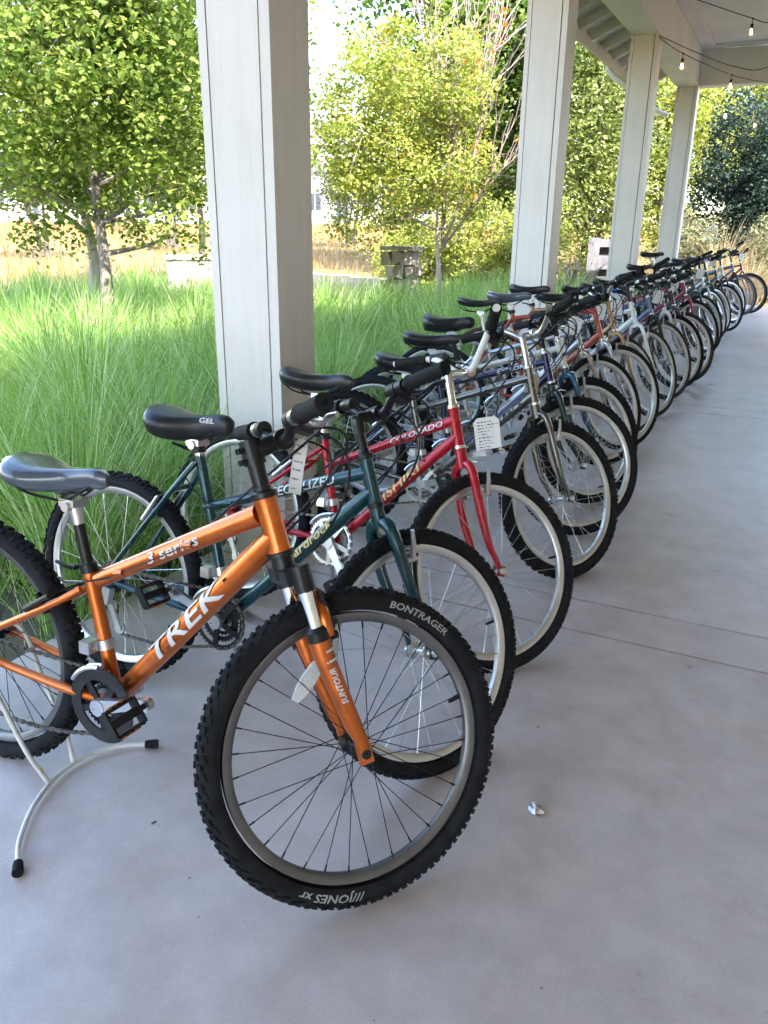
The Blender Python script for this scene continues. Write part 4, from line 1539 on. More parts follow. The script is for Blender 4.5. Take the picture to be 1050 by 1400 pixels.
        text_on_tube('SUNTOUR', dro, top, 0.62, 0.0212, 0.017, 'white_print', fk_, bold=0.02, up=0.1, stretch=1.0)
        for fz in (0.90, 0.82):
            m3 = MB()
            p = dro * (1 - fz) + top * fz
            m3.tube([p, p + nrm(top - dro) * 0.0045], 0.0224, 16, cap=False)
            m3.build('printed_band', 'white_print', fk_)
    else:
        mb = MB()
        for s in (-1, 1):
            dro = C0 + V(0, s * 0.050, 0)
            p1 = ct + V(0, s * 0.030, 0)
            p2 = ct + V(0, s * 0.050, 0) - axd * 0.035
            if c['fork'] == 'curve':
                p3 = ct + V(0, s * 0.056, 0) - axd * 0.17 + perp * 0.002
                p4 = ct + V(0, s * 0.054, 0) - axd * (r * 0.80) + perp * 0.012
                pts = [ct + V(0, s * 0.006, 0.002), p1 - axd * 0.004, p2, p3, p4, dro + axd * 0.045 - perp * 0.012, dro]
            else:
                p3 = ct + V(0, s * 0.056, 0) - axd * 0.15 + perp * 0.010
                p4 = dro + axd * 0.12 - perp * 0.012
                pts = [ct + V(0, s * 0.006, 0.002), p1 - axd * 0.004, p2, p3, p4, dro]
            pth = smoothpath(pts, 4)
            rads = np.interp(np.linspace(0, 1, len(pth)), [0, 0.2, 0.5, 1], [0.0135, 0.0155, 0.0145, 0.0075]) * c.get('fork_k', 1.0)
            mb.tube(pth, rads, 12)
            mb.box(dro + V(0.002, 0, 0.0), (0.026, 0.006, 0.034))
        mb.tube([ct - axd * 0.012, hb], [0.020, 0.0185], 14)
        fk_ = mb.build('fork', c['fork_m'], root, M4=S)
    # axle nuts / quick release
    mb = MB()
    mb.cyl(C0 + V(0, -0.072, 0), C0 + V(0, 0.072, 0), 0.0048, 8)
    mb.cyl(C0 + V(0, -0.066, 0), C0 + V(0, -0.055, 0), 0.011, 8)
    mb.cyl(C0 + V(0, 0.055, 0), C0 + V(0, 0.066, 0), 0.011, 8)
    mb.build('axle_nut', 'black' if c['fork'] == 'susp' else 'silver', fk_)
    # front brake: two arms beside the rim, pads, link
    if lod <= 1:
        Rr = r - 2 * c['t']
        mb = MB()
        bc = C0 + axd * (Rr - 0.03) - perp * (off - 0.03)
        for s in (-1, 1):
            lo_, hi_ = bc + V(0, s * 0.046, 0), bc + V(0, s * 0.052, 0) + axd * 0.10
            if c['brake'] == 'canti':
                hi_ = bc + V(0, s * 0.078, 0) + axd * 0.075
            mb.tube([lo_ + perp * 0.012, lo_ * 0.5 + hi_ * 0.5 + perp * 0.016, hi_ + perp * 0.010], [0.010, 0.0075, 0.0055], 8)
            mb.cyl(lo_ - perp * 0.012, lo_ + perp * 0.026, 0.0085, 10)
            mb.box(bc + axd * 0.022 + V(0, s * 0.024, 0) + perp * 0.010, (0.058, 0.012, 0.012), (perp, V(0, 1, 0), axd))
            mb.cyl(bc + axd * 0.022 + V(0, s * 0.026, 0) + perp * 0.01, bc + axd * 0.022 + V(0, s * 0.056, 0) + perp * 0.01, 0.0045, 6)
        a_, b_ = bc + V(0, -0.052, 0) + axd * 0.10 + perp * 0.01, bc + V(0, 0.052, 0) + axd * 0.10 + perp * 0.01
        mb.tube([a_, a_ * 0.5 + b_ * 0.5 + axd * 0.012, b_], 0.0025, 5)
        mb.build('front_brake', c['brake_m'], root, M4=S)
        mb = MB()
        bc = ra_ + nrm(ssj - ra_) * (Rr + 0.0)
        axs = nrm(ssj - ra_)
        pq = np.cross(V(0, 1, 0), axs)
        for s in (-1, 1):
            lo_, hi_ = bc + V(0, s * 0.050, 0) - pq * 0.018 - axs * 0.03, bc + V(0, s * 0.055, 0) + axs * 0.07 - pq * 0.02
            mb.tube([lo_, hi_], [0.009, 0.0055], 8)
            mb.box(bc + V(0, s * 0.024, 0) - pq * 0.014, (0.012, 0.012, 0.055), (axs, V(0, 1, 0), pq))
            mb.cyl(bc + V(0, s * 0.026, 0) - pq * 0.014, bc + V(0, s * 0.056, 0) - pq * 0.016, 0.0045, 6)
        a_, b_ = bc + V(0, -0.055, 0) + axs * 0.07 - pq * 0.02, bc + V(0, 0.055, 0) + axs * 0.07 - pq * 0.02
        mb.tube([a_, a_ * 0.5 + b_ * 0.5 + axs * 0.012, b_], 0.0025, 5)
        mb.build('rear_brake', c['brake_m'], root)
    # ---------------- stem and bars (steered)
    cl = onax(c['bar_z']) + perp * c['reach']
    mb = MB()
    if c['stem'] == 'ahead':
        top = onax(c['bar_z'] - 0.012)
        mb.tube([htp + d_ht * 0.02, top + axd * 0.030], 0.0175, 16)
        mb.tube([top + axd * 0.004 - perp * 0.006, cl - perp * 0.006], [0.021, 0.0185], 14)
        mb.tube([top - axd * 0.022, top + axd * 0.028], 0.0225, 16)
        mb.cyl(cl + V(0, -0.024, 0), cl + V(0, 0.024, 0), 0.0215, 16)
        for s in (-1, 1):
            mb.cyl(top - perp * 0.030 + V(0, s * 0.010, 0) + axd * (0.012), top - perp * 0.018 + V(0, s * 0.010, 0) + axd * 0.012, 0.006, 8)
            mb.cyl(top - perp * 0.030 + V(0, s * 0.010, 0) - axd * (0.012), top - perp * 0.018 + V(0, s * 0.010, 0) - axd * 0.012, 0.006, 8)
    else:
        top = onax(c['bar_z'] - 0.01)
        mb.tube([htp - d_ht * 0.01, top - axd * 0.01], 0.0128, 14)
        mb.tube(smoothpath([top - axd * 0.03, top + axd * 0.006 + perp * 0.006, top * 0.5 + cl * 0.5 + axd * 0.004, cl - perp * 0.012], 5), [0.0142] * 15 + [0.0135], 12)
        mb.cyl(cl + V(0, -0.026, 0), cl + V(0, 0.026, 0), 0.0195, 16)
        mb.cyl(top + axd * 0.008, top + axd * 0.016, 0.011, 6)
    stm = mb.build('stem', c['stem_m'], root, M4=S)
    if c.get('stem_logo'):
        m3 = MB()
        m3.lathe([(0.0215, 0), (0.0225, 0.002), (0.020, 0.003), (0.020, 0.001)], o=cl + perp * 0.021 + V(0, 0, 0), axis=perp, n=20)
        vs, fs = text_geo('B', 0.0, 0.03)
        m3.add(cl + perp * 0.0235 + vs[:, :1] * 0.03 * V(0, 1, 0) + vs[:, 1:2] * 0.03 * axd, fs)
        m3.build('badge', 'grey_print', stm, smooth=False)
    w, rise, sweep = c['bar_w'], c['rise'], c['sweep']

    def barpt(s, t):
        # t 0..1 lateral fraction
        e = np.interp(t, [0, 0.17, 0.42, 1.0], [0, 0.0, 0.82, 1.0])
        sw = np.interp(t, [0, 0.25, 1.0], [0, 0.0, 1.0])
        return cl + V(0, s * w * t, 0) + axd * rise * e - perp * sweep * sw
    if c['bar'] == 'bmx':
        def barpt(s, t):
            e = np.interp(t, [0, 0.12, 0.5, 0.8, 1.0], [0, 0.02, 0.75, 0.97, 1.0])
            sw = np.interp(t, [0, 0.55, 1.0], [0, 0.1, 1.0])
            return cl + V(0, s * w * t, 0) + axd * rise * e - perp * sweep * sw
    pts = [barpt(-1, t) for t in (1, 0.85, 0.7, 0.5, 0.4, 0.28, 0.17, 0.05)] + [barpt(1, t) for t in (0.05, 0.17, 0.28, 0.4, 0.5, 0.7, 0.85, 1)]
    hbm = MB()
    hbm.tube(smoothpath(pts, 3), 0.0112, 12)
    hbo = hbm.build('handlebar', c['bar_m'], root, M4=S)
    levers = []
    for s in (-1, 1):
        e1, e0 = barpt(s, 1.0), barpt(s, 1 - 0.125 / w)
        d = nrm(e1 - e0)
        m2 = MB()
        n_r = 10
        pth = [e0 + d * 0.125 * q_ for q_ in np.linspace(0, 1.04, n_r * 2)]
        rads = [0.0165 + (0.0012 if i % 2 else 0) for i in range(n_r * 2)]
        rads[0] = 0.020
        rads[1] = 0.020
        m2.tube(pth, rads, 14)
        m2.lathe([(0.0165, 0), (0.0165, 0.002), (0.006, 0.0025), (0.005, -0.002)], o=pth[-1], axis=d, n=14)
        m2.build('grip', c['grip_m'] if not (c.get('grip2') and s > 0) else c['grip2'], hbo)
        lv = MB()
        b0 = e0 - d * 0.03
        fwd = nrm(perp * 0.9 - axd * 0.55)
        lv.cyl(b0 - d * 0.012, b0 + d * 0.012, 0.0165, 12)
        piv = b0 + fwd * 0.034 - d * 0.012
        lv.tube([b0 + fwd * 0.010, piv], [0.012, 0.010], 10)
        lv.tube(smoothpath([piv, piv + d * 0.035 + fwd * 0.012, piv + d * 0.085 + fwd * 0.004, piv + d * 0.125 + fwd * 0.008], 4), [0.009] * 5 + [0.0065] * 5 + [0.006] * 3, 8, flat=0.7)
        lv.build('brake_lever', c['lever_m'], hbo)
        if lod <= 1:
            sh = MB()
            sb = b0 - d * 0.03
            sh.cyl(sb - d * 0.014, sb + d * 0.014, 0.017, 12)
            sh.box(sb + fwd * 0.02 - axd * 0.012, (0.036, 0.034, 0.020), (nrm(d), fwd, np.cross(d, fwd)))
            sh.build('shifter', 'black', hbo)
        levers.append(st_(piv - d * 0.01))
    # ---------------- cables (loops from levers to frame and brakes)
    if lod <= 1:
        hb_s = st_(C0 + axd * (r + 0.09) + perp * 0.03)
        stops = [ttr * 0.35 + tj * 0.65 + V(0, -0.02 * k, -0.004), hb_s, bb * 0.25 + dj * 0.75 + V(0, -0.024 * k, 0.01), bb * 0.22 + dj * 0.78 + V(0, 0.022 * k, 0.01)]
        fv = nrm((st_(cl + perp) - st_(cl)))
        cab = c.get('cable_m', 'black')
        for i, (src, dst) in enumerate([(levers[0], stops[0]), (levers[1], hb_s), (levers[0] + V(0, 0.01, -0.01), stops[2]), (levers[1] + V(0, -0.01, -0.01), stops[3])]):
            bow = 0.13 + 0.035 * i
            mid1 = src + fv * bow + V(0, 0, 0.015 - 0.02 * i)
            mid2 = dst + fv * (bow * 0.9) + V(0, 0, 0.09 if i != 1 else 0.14)
            m2 = MB()
            m2.tube(bez(src, mid1, mid2, dst, 22), 0.0030, 6)
            m2.build('cable', cab, root)
        m2 = MB()
        a_, b_ = stops[0], ttr * 0.88 + tj * 0.12 + V(0, -0.019 * k, -0.006)
        m2.tube([a_, b_], 0.0012, 4)
        m2.tube(bez(b_, b_ + V(-0.06, -0.01, -0.02), br + V(0.04, -0.04, 0.05), br + V(0, -0.02, 0.06), 10), 0.0024, 5)
        m2.build('cable', 'black', root)
    # ---------------- drive train
    crank_set(root, c['bb'], c['crank'], c['ring_m'], c['arm_m'], lod, guard=c.get('guard', False))
    chain_links(c['bb'], r, lod, root)
    if lod <= 1:
        mb = MB()
        sdir = nrm(stt - bb)
        p = bb + sdir * 0.135
        mb.cyl(p - sdir * 0.012, p + sdir * 0.012, 0.021, 14)
        mb.box(p + V(-0.022, -0.03, 0.0), (0.03, 0.035, 0.03))
        ctr = V(bb[0], -0.047, bb[2])
        arc = [ctr + 0.097 * V(math.cos(a), 0, math.sin(a)) for a in np.linspace(rad(92), rad(150), 8)]
        for dy in (-0.007, 0.007):
            mb.tube([q_ + V(0, dy, 0) for q_ in arc], [0.006] * 8, 6)
        mb.build('front_derailleur', 'silver', root)
    # kickstand on the left, foot on the floor
    if c.get('kick', True):
        lean = c['lean']
        k0 = bb + V(-0.06, 0.03, 0.0)
        yl = 0.235
        zl = yl * math.sin(lean) / math.cos(lean) + 0.006
        k1 = V(bb[0] - 0.13, yl, zl)
        mb = MB()
        mb.tube([k0, k0 * 0.75 + k1 * 0.25 + V(0, 0.01, 0), k1], [0.010, 0.0085, 0.0085], 10)
        ko = mb.build('kickstand', c.get('kick_m', 'silver'), root)
        mb = MB()
        mb.tube([k1 + nrm(k0 - k1) * 0.03, k1], 0.011, 10)
        mb.build('rubber_foot', 'rubber', ko)
    if c.get('refl'):
        a = c['refl']
        e1_ = V(math.cos(a), 0, math.sin(a))
        p = e1_ * (r * 0.545)
        td = V(-math.sin(a + 0.35), 0, math.cos(a + 0.35))
        er = np.cross(td, V(0, 1, 0))
        mb = MB()
        rings = []
        for u, hw in [(-0.052, 0.007), (-0.03, 0.013), (0, 0.0155), (0.03, 0.013), (0.052, 0.007)]:
            q_ = p + td * u + V(0, -0.006, 0)
            rings.append([q_ + er * hw + V(0, -0.004, 0), q_ + er * hw + V(0, 0.006, 0), q_ - er * hw + V(0, 0.006, 0), q_ - er * hw + V(0, -0.004, 0)])
        mb.loft(rings)
        mb.build('wheel_reflector', 'clear_reflector', fw, smooth=False)
    for (txt, th0, flip, size, mat, R0) in c.get('tyre_text', []):
        vs, fs = text_geo(txt, 0.15, 0.015)
        t = c['t']
        Rm = r - R0
        sgn = -1 if flip else 1
        u = vs[:, 0] * size * 1.25
        th = th0 - sgn * u / Rm
        R_ = Rm + sgn * vs[:, 1] * size
        rc = r - t - 0.0035
        yy_ = -np.sqrt(np.maximum(1e-7, t * t - (R_ - rc) ** 2)) * 0.94 - 0.0012
        mb = MB()
        mb.add(np.stack([R_ * np.cos(th), yy_, R_ * np.sin(th)], -1), fs)
        mb.build('lettering', mat, fw, smooth=False)
    BIKES.append(root)
    return root, S, st_, locals()


def cfg(**kw):
    d = dict(lod=1, ha=71.0, off=0.042, L=1.05, r=0.333, t=0.023, tyre='semi', tyre_m='rubber', rim_m='rim_silver', hub_m='silver', spoke_m='spoke_silver',
             fat=0.85, fork='curve', fork_k=0.95, frame_m='black_metal', fork_m=None, headset_m='silver', post_m='silver', sad_kind='mid', sad_m='saddle_black',
             bb=(0.43, 0.285), st=(0.315, 0.70), ttr=(0.335, 0.63), ssj=(0.325, 0.655), hb=0.70, ht=0.82, sad=(0.25, 0.90),
             bar='riser', bar_z=0.94, reach=0.07, bar_w=0.30, rise=0.05, sweep=0.03, stem='quill', stem_m='black_metal', bar_m='silver', grip_m='grip', lever_m='black_metal',
             brake='canti', brake_m='silver', crank=0.3, ring_m='silver', arm_m='silver', kick=True, psi=0, lean=0.1, steer=0.8)
    d.update(kw)
    if d['fork_m'] is None:
        d['fork_m'] = d['frame_m']
    return d


P_ = lambda n, c, rough=0.3, metal=0.0, coat=0.6, wear=0.10: M.setdefault(n, paint(n, c, rough, metal, coat, wear, coat_r=0.05, chip=True, spec=0.25)) and n
P_('copper_orange', (0.60, 0.135, 0.018), 0.30, 0.75, 0.5, 0.12)
P_('teal_green', (0.003, 0.042, 0.052), 0.26, 0.25, 0.5)
P_('ruby_red', (0.42, 0.006, 0.016), 0.24, 0.15, 0.5)
P_('gunmetal', (0.15, 0.14, 0.12), 0.25, 0.9, 0.3)
P_('navy_purple', (0.022, 0.02, 0.08), 0.3, 0.3, 0.7)
P_('forest_black', (0.012, 0.03, 0.03), 0.3, 0.3, 0.7)
P_('steel_blue', (0.022, 0.085, 0.14), 0.3, 0.3, 0.7)
P_('off_white', (0.62, 0.60, 0.55), 0.35, 0.0, 0.5)
P_('silver_grey', (0.42, 0.43, 0.45), 0.3, 0.8, 0.4)
P_('tan_bronze', (0.32, 0.25, 0.19), 0.35, 0.6, 0.4)
P_('brick_orange', (0.40, 0.085, 0.045), 0.35, 0.1, 0.5)
P_('old_gold', (0.36, 0.22, 0.11), 0.35, 0.7, 0.4)
P_('pearl_white', (0.74, 0.74, 0.72), 0.3, 0.0, 0.6)
P_('slate_blue', (0.10, 0.14, 0.24), 0.3, 0.5, 0.6)
P_('magenta', (0.20, 0.025, 0.075), 0.3, 0.2, 0.6)
P_('plum', (0.06, 0.025, 0.06), 0.3, 0.3, 0.6)
P_('wine_red', (0.23, 0.015, 0.03), 0.3, 0.3, 0.6)
P_('dark_green', (0.015, 0.06, 0.045), 0.3, 0.3, 0.6)
D = rad
CF = [
    cfg(label='copper orange mountain bike with suspension fork, nearest in the row', lod=0, X=-1.733, Y=1.157, psi=D(1.0), lean=D(5.2), steer=D(51), L=1.079, r=0.337, t=0.0265, ha=70.5,
        tyre='knob', rim_m='rim_dark', hub_m='black_metal', spoke_m='spoke_black', fat=1.22, fork='susp', frame_m='copper_orange', headset_m='black_metal', post_m='black_metal',
        sad_kind='mid', sad_m='saddle_grey', sad=(0.27, 0.848), bb=(0.44, 0.291), st=(0.367, 0.606), ttr=(0.40, 0.583), ttf=(0.842, 0.812), ssj=(0.362, 0.555), hb=0.742, ht=0.848,
        bar_z=0.946, reach=0.064, bar_w=0.289, rise=0.041, sweep=0.0, stem='ahead', stem_m='black_metal', bar_m='black_metal', stem_logo=True, lever_m='silver', brake='v', brake_m='black_metal',
        crank=0.36, sad_dx=-0.035, ring_m='black_metal', arm_m='silver', guard=True, kick=False, refl=rad(128), valve=rad(21),
        text=[('TREK', 'dt', 0.50, 0.058, 'white_print', 0.12, 2.1), ('3 series', 'tt', 0.52, 0.034, 'white_print', 0.0, 1.5)],
        tyre_text=[('BONTRAGER', rad(66), False, 0.021, 'grey_print', 0.030), ('///JONES xr', rad(-98), False, 0.024, 'grey_print', 0.030)]),
    cfg(label='dark teal rigid mountain bike with gel saddle, second from the camera', lod=0, X=-1.737, Y=1.62, psi=D(-0.7), lean=D(8.5), steer=D(62), L=1.042, r=0.327, t=0.0235,
        tyre='semi', tyre_rear='knob', frame_m='teal_green', fat=0.92, fork='straight', fork_k=1.15, sad_m='saddle_black', sad_kind='wide', sad_text=True, sad=(0.24, 0.872), bb=(0.423, 0.29), st=(0.293, 0.765), ttr=(0.327, 0.60),
        ssj=(0.30, 0.725), hb=0.70, ht=0.81, bar_z=0.911, reach=0.058, bar_w=0.284, rise=0.056, sweep=-0.02, stem_m='black_metal', bar_m='black_metal', crank=2.72, arm_m='silver', ring_m='black_metal',
        headset_m='black_metal', text=[('SPECIALIZED', 'tt', 0.62, 0.034, 'white_print', 0.0, 1.15), ('hardrock', 'dt', 0.62, 0.032, 'yellow_print', 0.35, 1.5)]),
    cfg(label='bright red bike with curved red fork and upright silver bars, third from the camera', lod=0, X=-1.752, Y=2.227, psi=D(-3.2), lean=D(13.2), steer=D(55.4), L=1.041, r=0.328, t=0.0225,
        tyre='semi', tyre_m='rubber', frame_m='ruby_red', fat=0.86, fork='curve', fork_k=0.98, sad=(0.275, 0.897), bb=(0.448, 0.316), st=(0.346, 0.672), ttr=(0.376, 0.575), ssj=(0.355, 0.635), hb=0.712, ht=0.826,
        bar='bmx', bar_z=0.935, reach=0.075, bar_w=0.325, rise=0.116, sweep=0.081, stem_m='chrome', bar_m='white_tube', headset_m='chrome', crank=-0.9, ring_m='silver', arm_m='silver',
        text=[('NISHIKI', 'dt', 0.52, 0.040, 'yellow_print', 0.2, 1.7), ('COLORADO', 'tt', 0.72, 0.024, 'white_print', 0.0, 1.5)]),
    cfg(label='gunmetal and purple mountain bike with knobby tyres, fourth from the camera', lod=0, X=-1.745, Y=3.10, psi=D(-5), lean=D(7), steer=D(65), L=1.06, r=0.327, t=0.025,
        tyre='knob', frame_m='gunmetal', fork='curve', sad=(0.22, 0.835), bb=(0.43, 0.29), st=(0.315, 0.68), ttr=(0.34, 0.60), ssj=(0.325, 0.64), hb=0.70, ht=0.83,
        bar_z=0.956, reach=0.05, bar_w=0.33, rise=0.066, sweep=0.075, stem_m='silver', bar_m='silver', headset_m='silver', post_m='copper',
        text=[('DIAMOND BACK', 'dt', 0.66, 0.036, 'black_print', 0.1, 1.2)]),
    cfg(label='navy purple bike with copper seat post, fifth from the camera', X=-1.80, Y=3.50, psi=D(0.8), lean=D(7.3), steer=D(43.6), r=0.326, frame_m='navy_purple', fork_m='forest_black', tyre='semi', sad=(0.24, 0.88), post_m='copper',
        bar_z=0.95, bar_m='black_metal', text=[('EXPLORER', 'tt', 0.72, 0.026, 'white_print', 0.0, 1.4)], rise=0.06),
    cfg(label='off-white framed bike with steel blue fork and wide black saddle', X=-1.84, Y=3.90, psi=D(6), lean=D(3), steer=D(48.7), r=0.330, t=0.024, frame_m='off_white', fork_m='steel_blue', tyre='semi', rim_m='rim_silver', sad=(0.25, 0.92), sad_kind='wide', post_m='black_metal',
        bar_z=0.95, text=[('CENTE', 'tt', 0.62, 0.03, 'black_print', 0.0, 1.4)], grip_m='grip'),
    cfg(label='silver grey bike with tan fork and slim black saddle', X=-1.93, Y=4.62, psi=D(6), lean=D(4), steer=D(52), r=0.334, t=0.020, tyre='slick', frame_m='silver_grey', fork_m='tan_bronze', sad=(0.20, 0.955), sad_kind='slim', bar_z=0.97, rise=0.05, fork='straight'),
    cfg(label='brick orange framed bike with a grey saddle, in front of the second column', X=-1.90, Y=5.06, psi=D(6), lean=D(2), steer=D(49), r=0.338, t=0.019, tyre='slick', frame_m='brick_orange', fork_m='silver_grey', sad=(0.25, 0.965), sad_m='saddle_grey', ht=0.90, ttr=(0.32, 0.80), st=(0.30, 0.84), ssj=(0.31, 0.80), bar_z=1.0, bar_m='silver', fork='curve'),
    cfg(label='old gold bike with brown-walled tyres beside the second column', X=-1.93, Y=5.59, psi=D(5), lean=D(5), steer=D(62), r=0.336, t=0.018, tyre='slick', tyre_m='rubber_brown', frame_m='old_gold', fork_m='old_gold', sad=(0.29, 0.975), ht=0.90, ttr=(0.32, 0.80), st=(0.30, 0.84), ssj=(0.31, 0.80), bar_z=0.98, bar_m='silver'),
    cfg(label='pearl white bike with white fork and bright blue grip', X=-1.88, Y=6.14, psi=D(5), lean=D(3), steer=D(60), r=0.340, t=0.020, tyre='slick', tyre_m='rubber_grey', frame_m='pearl_white', sad=(0.25, 0.89), bar_z=0.97, bar_m='pearl_white', grip2='blue_grip', rise=0.06),
    cfg(label='slate blue bike with dark fork, just past the white-forked one', X=-1.88, Y=6.90, psi=D(3.5), lean=D(5), steer=D(56), r=0.333, t=0.021, tyre='slick', tyre_m='rubber_grey', frame_m='slate_blue', fork_m='black_metal', sad=(0.26, 0.895), bar_z=0.96, bar_m='black_metal', rise=0.04),
    cfg(label='bike with cream fork and magenta frame, twelfth from the camera', X=-1.86, Y=7.46, psi=D(3), lean=D(4.4), steer=D(51), r=0.333, frame_m='magenta', fork_m='off_white', sad=(0.23, 0.885), bar_z=0.97, bar_m='silver'),
    cfg(label='plum purple bike before the red-forked one', X=-1.83, Y=7.86, psi=D(1.3), lean=D(6.6), steer=D(47), r=0.331, frame_m='plum', tyre_m='rubber_grey', sad=(0.23, 0.905), bar_z=0.98, bar_m='black_metal'),
    cfg(label='wine red bike with red fork in the middle of the far row', lod=2, X=-1.88, Y=9.15, psi=D(2.4), lean=D(5.6), steer=D(50), r=0.336, frame_m='wine_red', sad=(0.2, 0.865), bar_z=1.0, bar_m='silver', rise=0.07),
    cfg(label='black bike with high bars beside the third column', lod=2, X=-1.86, Y=9.85, psi=D(4), lean=D(4), steer=D(57), r=0.338, frame_m='forest_black', sad=(0.25, 0.965), bar_z=1.02, bar_m='black_metal', rise=0.07),
    cfg(label='silver bike with the tallest raised black saddle in the far row', lod=2, X=-1.88, Y=11.0, psi=D(4), lean=D(4.2), steer=D(60), r=0.336, frame_m='silver_grey', sad=(0.23, 1.075), bar_z=1.02, bar_m='silver', rise=0.08),
    cfg(label='dark green bike, fifth from the far end', lod=2, X=-1.88, Y=11.62, psi=D(4), lean=D(4.1), steer=D(58), r=0.333, frame_m='dark_green', sad=(0.25, 0.92), bar_z=1.03, bar_m='black_metal', rise=0.08),
    cfg(label='steel blue bike with black fork, fourth from the far end', lod=2, X=-1.82, Y=12.22, psi=D(1.7), lean=D(5.7), steer=D(48), r=0.332, frame_m='steel_blue', fork_m='black_metal', sad=(0.25, 0.92), bar_z=1.02, bar_m='silver', rise=0.08),
    cfg(label='silver grey bike, third from the far end of the row', lod=2, X=-1.83, Y=13.35, psi=D(2.6), lean=D(5), steer=D(52), r=0.334, frame_m='silver_grey', fork_m='plum', sad=(0.25, 0.93), bar_z=1.02, bar_m='silver', rise=0.06),
    cfg(label='grey-tyred dark bike, second from the far end', lod=2, X=-1.78, Y=14.72, psi=D(1), lean=D(5.3), steer=D(43), r=0.335, tyre_m='rubber_grey', rim_m='rim_dark', frame_m='slate_blue', fork_m='black_metal', sad=(0.25, 0.92), bar_z=1.02, bar_m='black_metal', rise=0.04),
    cfg(label='wine red bike at the far end of the row', lod=2, X=-1.68, Y=15.2, psi=D(-0.7), lean=D(5.4), steer=D(31), r=0.337, frame_m='wine_red', rim_m='rim_dark', sad=(0.25, 0.92), bar_z=1.0, bar_m='black_metal', rise=0.05, fork='straight'),
]
for i, c_ in enumerate(CF):
    if i > 3 and 'crank' not in c_:
        c_['crank'] = 0.3
    if i > 3:
        c_['crank'] = random.uniform(0, 6.28)
        c_['bar_z'] += random.uniform(-0.075, 0.02)
        c_['bar_w'] = random.uniform(0.245, 0.31)
        c_['rise'] = random.choice([0.0, 0.01, 0.03, 0.05, 0.08])
        c_['sweep'] = random.choice([0.0, 0.03, 0.05, 0.09])
        c_['reach'] = random.uniform(0.05, 0.11)
    make_bike(c_)

# ---- white floor stand under the rear wheel of the nearest bike
st = empty('bike_stand', (-1.45, 1.13, 0))
tag(st, 'white tubular floor stand with black feet under the orange bike', 'stand')
o_ = V(1.45, -1.13, 0)
base_p = [V(-1.333, 0.888, .013), V(-1.394, 0.944, .013), V(-1.457, 1.036, .013), V(-1.495, 1.132, .013), V(-1.499, 1.203, .013), V(-1.482, 1.264, .013), V(-1.444, 1.319, .013), V(-1.378, 1.361, .013)]
MB().tube(smoothpath([p + o_ for p in base_p], 5), 0.0062, 12).build('base_bar', 'white_tube', st)
hoop = [V(-1.497, 1.120, .014), V(-1.525, 1.095, .11), V(-1.581, 1.085, .257), V(-1.63, 1.088, .36), V(-1.66, 1.105, .40), V(-1.655, 1.19, .40), V(-1.63, 1.222, .36), V(-1.594, 1.227, .195 + .03), V(-1.53, 1.220, .09), V(-1.500, 1.206, .014)]
MB().tube(smoothpath([p + o_ for p in hoop], 5), 0.0062, 12).build('hoop', 'white_tube', st)
MB().tube([V(-1.507, 1.111, .048) + o_, V(-1.511, 1.1075, .062) + o_], 0.0068, 12).build('yellow_band', 'tape_yellow', st)
for p, d in ((base_p[0], nrm(base_p[0] - base_p[1])), (base_p[-1], nrm(base_p[-1] - base_p[-2]))):
    MB().tube([p + o_ - d * 0.012, p + o_ + d * 0.002, p + o_ + d * 0.022], [0.0105, 0.012, 0.0125], 12).build('rubber_foot', 'rubber', st)


# ---- paper tags
def paper_tag(c0, rot, w, h, label, mat='tag_paper', curl=0.0, lines=9, string_to=None):
    t = empty('paper_tag', c0)
    t.rotation_euler = rot
    tag(t, label, 'tag', 'paper tags on the bikes')
    n = 8
    vs = []
    for i in range(n + 1):
        z = -h * i / n
        y = curl * math.sin(PI * i / n * 0.9) + 0.2 * curl * i / n
        x = curl * 0.5 * (i / n) ** 2
        nt_ = 0.7 if i == 0 else 1
        vs += [(x - w / 2 * nt_, y, z), (x + w / 2 * nt_, y, z), (x + w / 2 * nt_, y + 0.0006, z), (x - w / 2 * nt_, y + 0.0006, z)]
    fs = [(0, 1, 2, 3), tuple(4 * n + q_ for q_ in (3, 2, 1, 0))]
    for i in range(n):
        a, b = 4 * i, 4 * i + 4
        for j in range(4):
            fs.append((a + j, b + j, b + (j + 1) % 4, a + (j + 1) % 4))
    mb = MB()
    mb.add(vs, fs)
    mb.build('sheet', mat, t, smooth=False)
    rr_ = random.Random(int(abs(c0[1]) * 1000))
    mb = MB()
    for k in range(lines):
        fz = 0.14 + 0.78 * k / max(1, lines - 1)
        i = fz * n
        z = -h * fz
        y = curl * math.sin(PI * fz * 0.9) + 0.2 * curl * fz
        x0 = curl * 0.5 * fz ** 2 - w * 0.36
        x = x0
        while x < x0 + w * rr_.uniform(0.35, 0.75):
            l_ = rr_.uniform(0.05, 0.14) * w
            mb.box((x + l_ / 2, y - 0.0004, z + rr_.uniform(-1, 1) * h * 0.006), (l_, 0.0003, h * rr_.choice([0.012, 0.018, 0.03])))
            x += l_ + w * 0.04
    if lines:
        tag(mb.build('handwriting', 'ink', t, smooth=False), kind='stuff')
    mb = MB()
    mb.tube(bez((0, 0, 0), (0.01, 0, 0.02), (0, 0.01, 0.03), (0, 0.005, 0.05), 8), 0.0009, 4)
    mb.build('string', 'tag_paper', t)
    return t


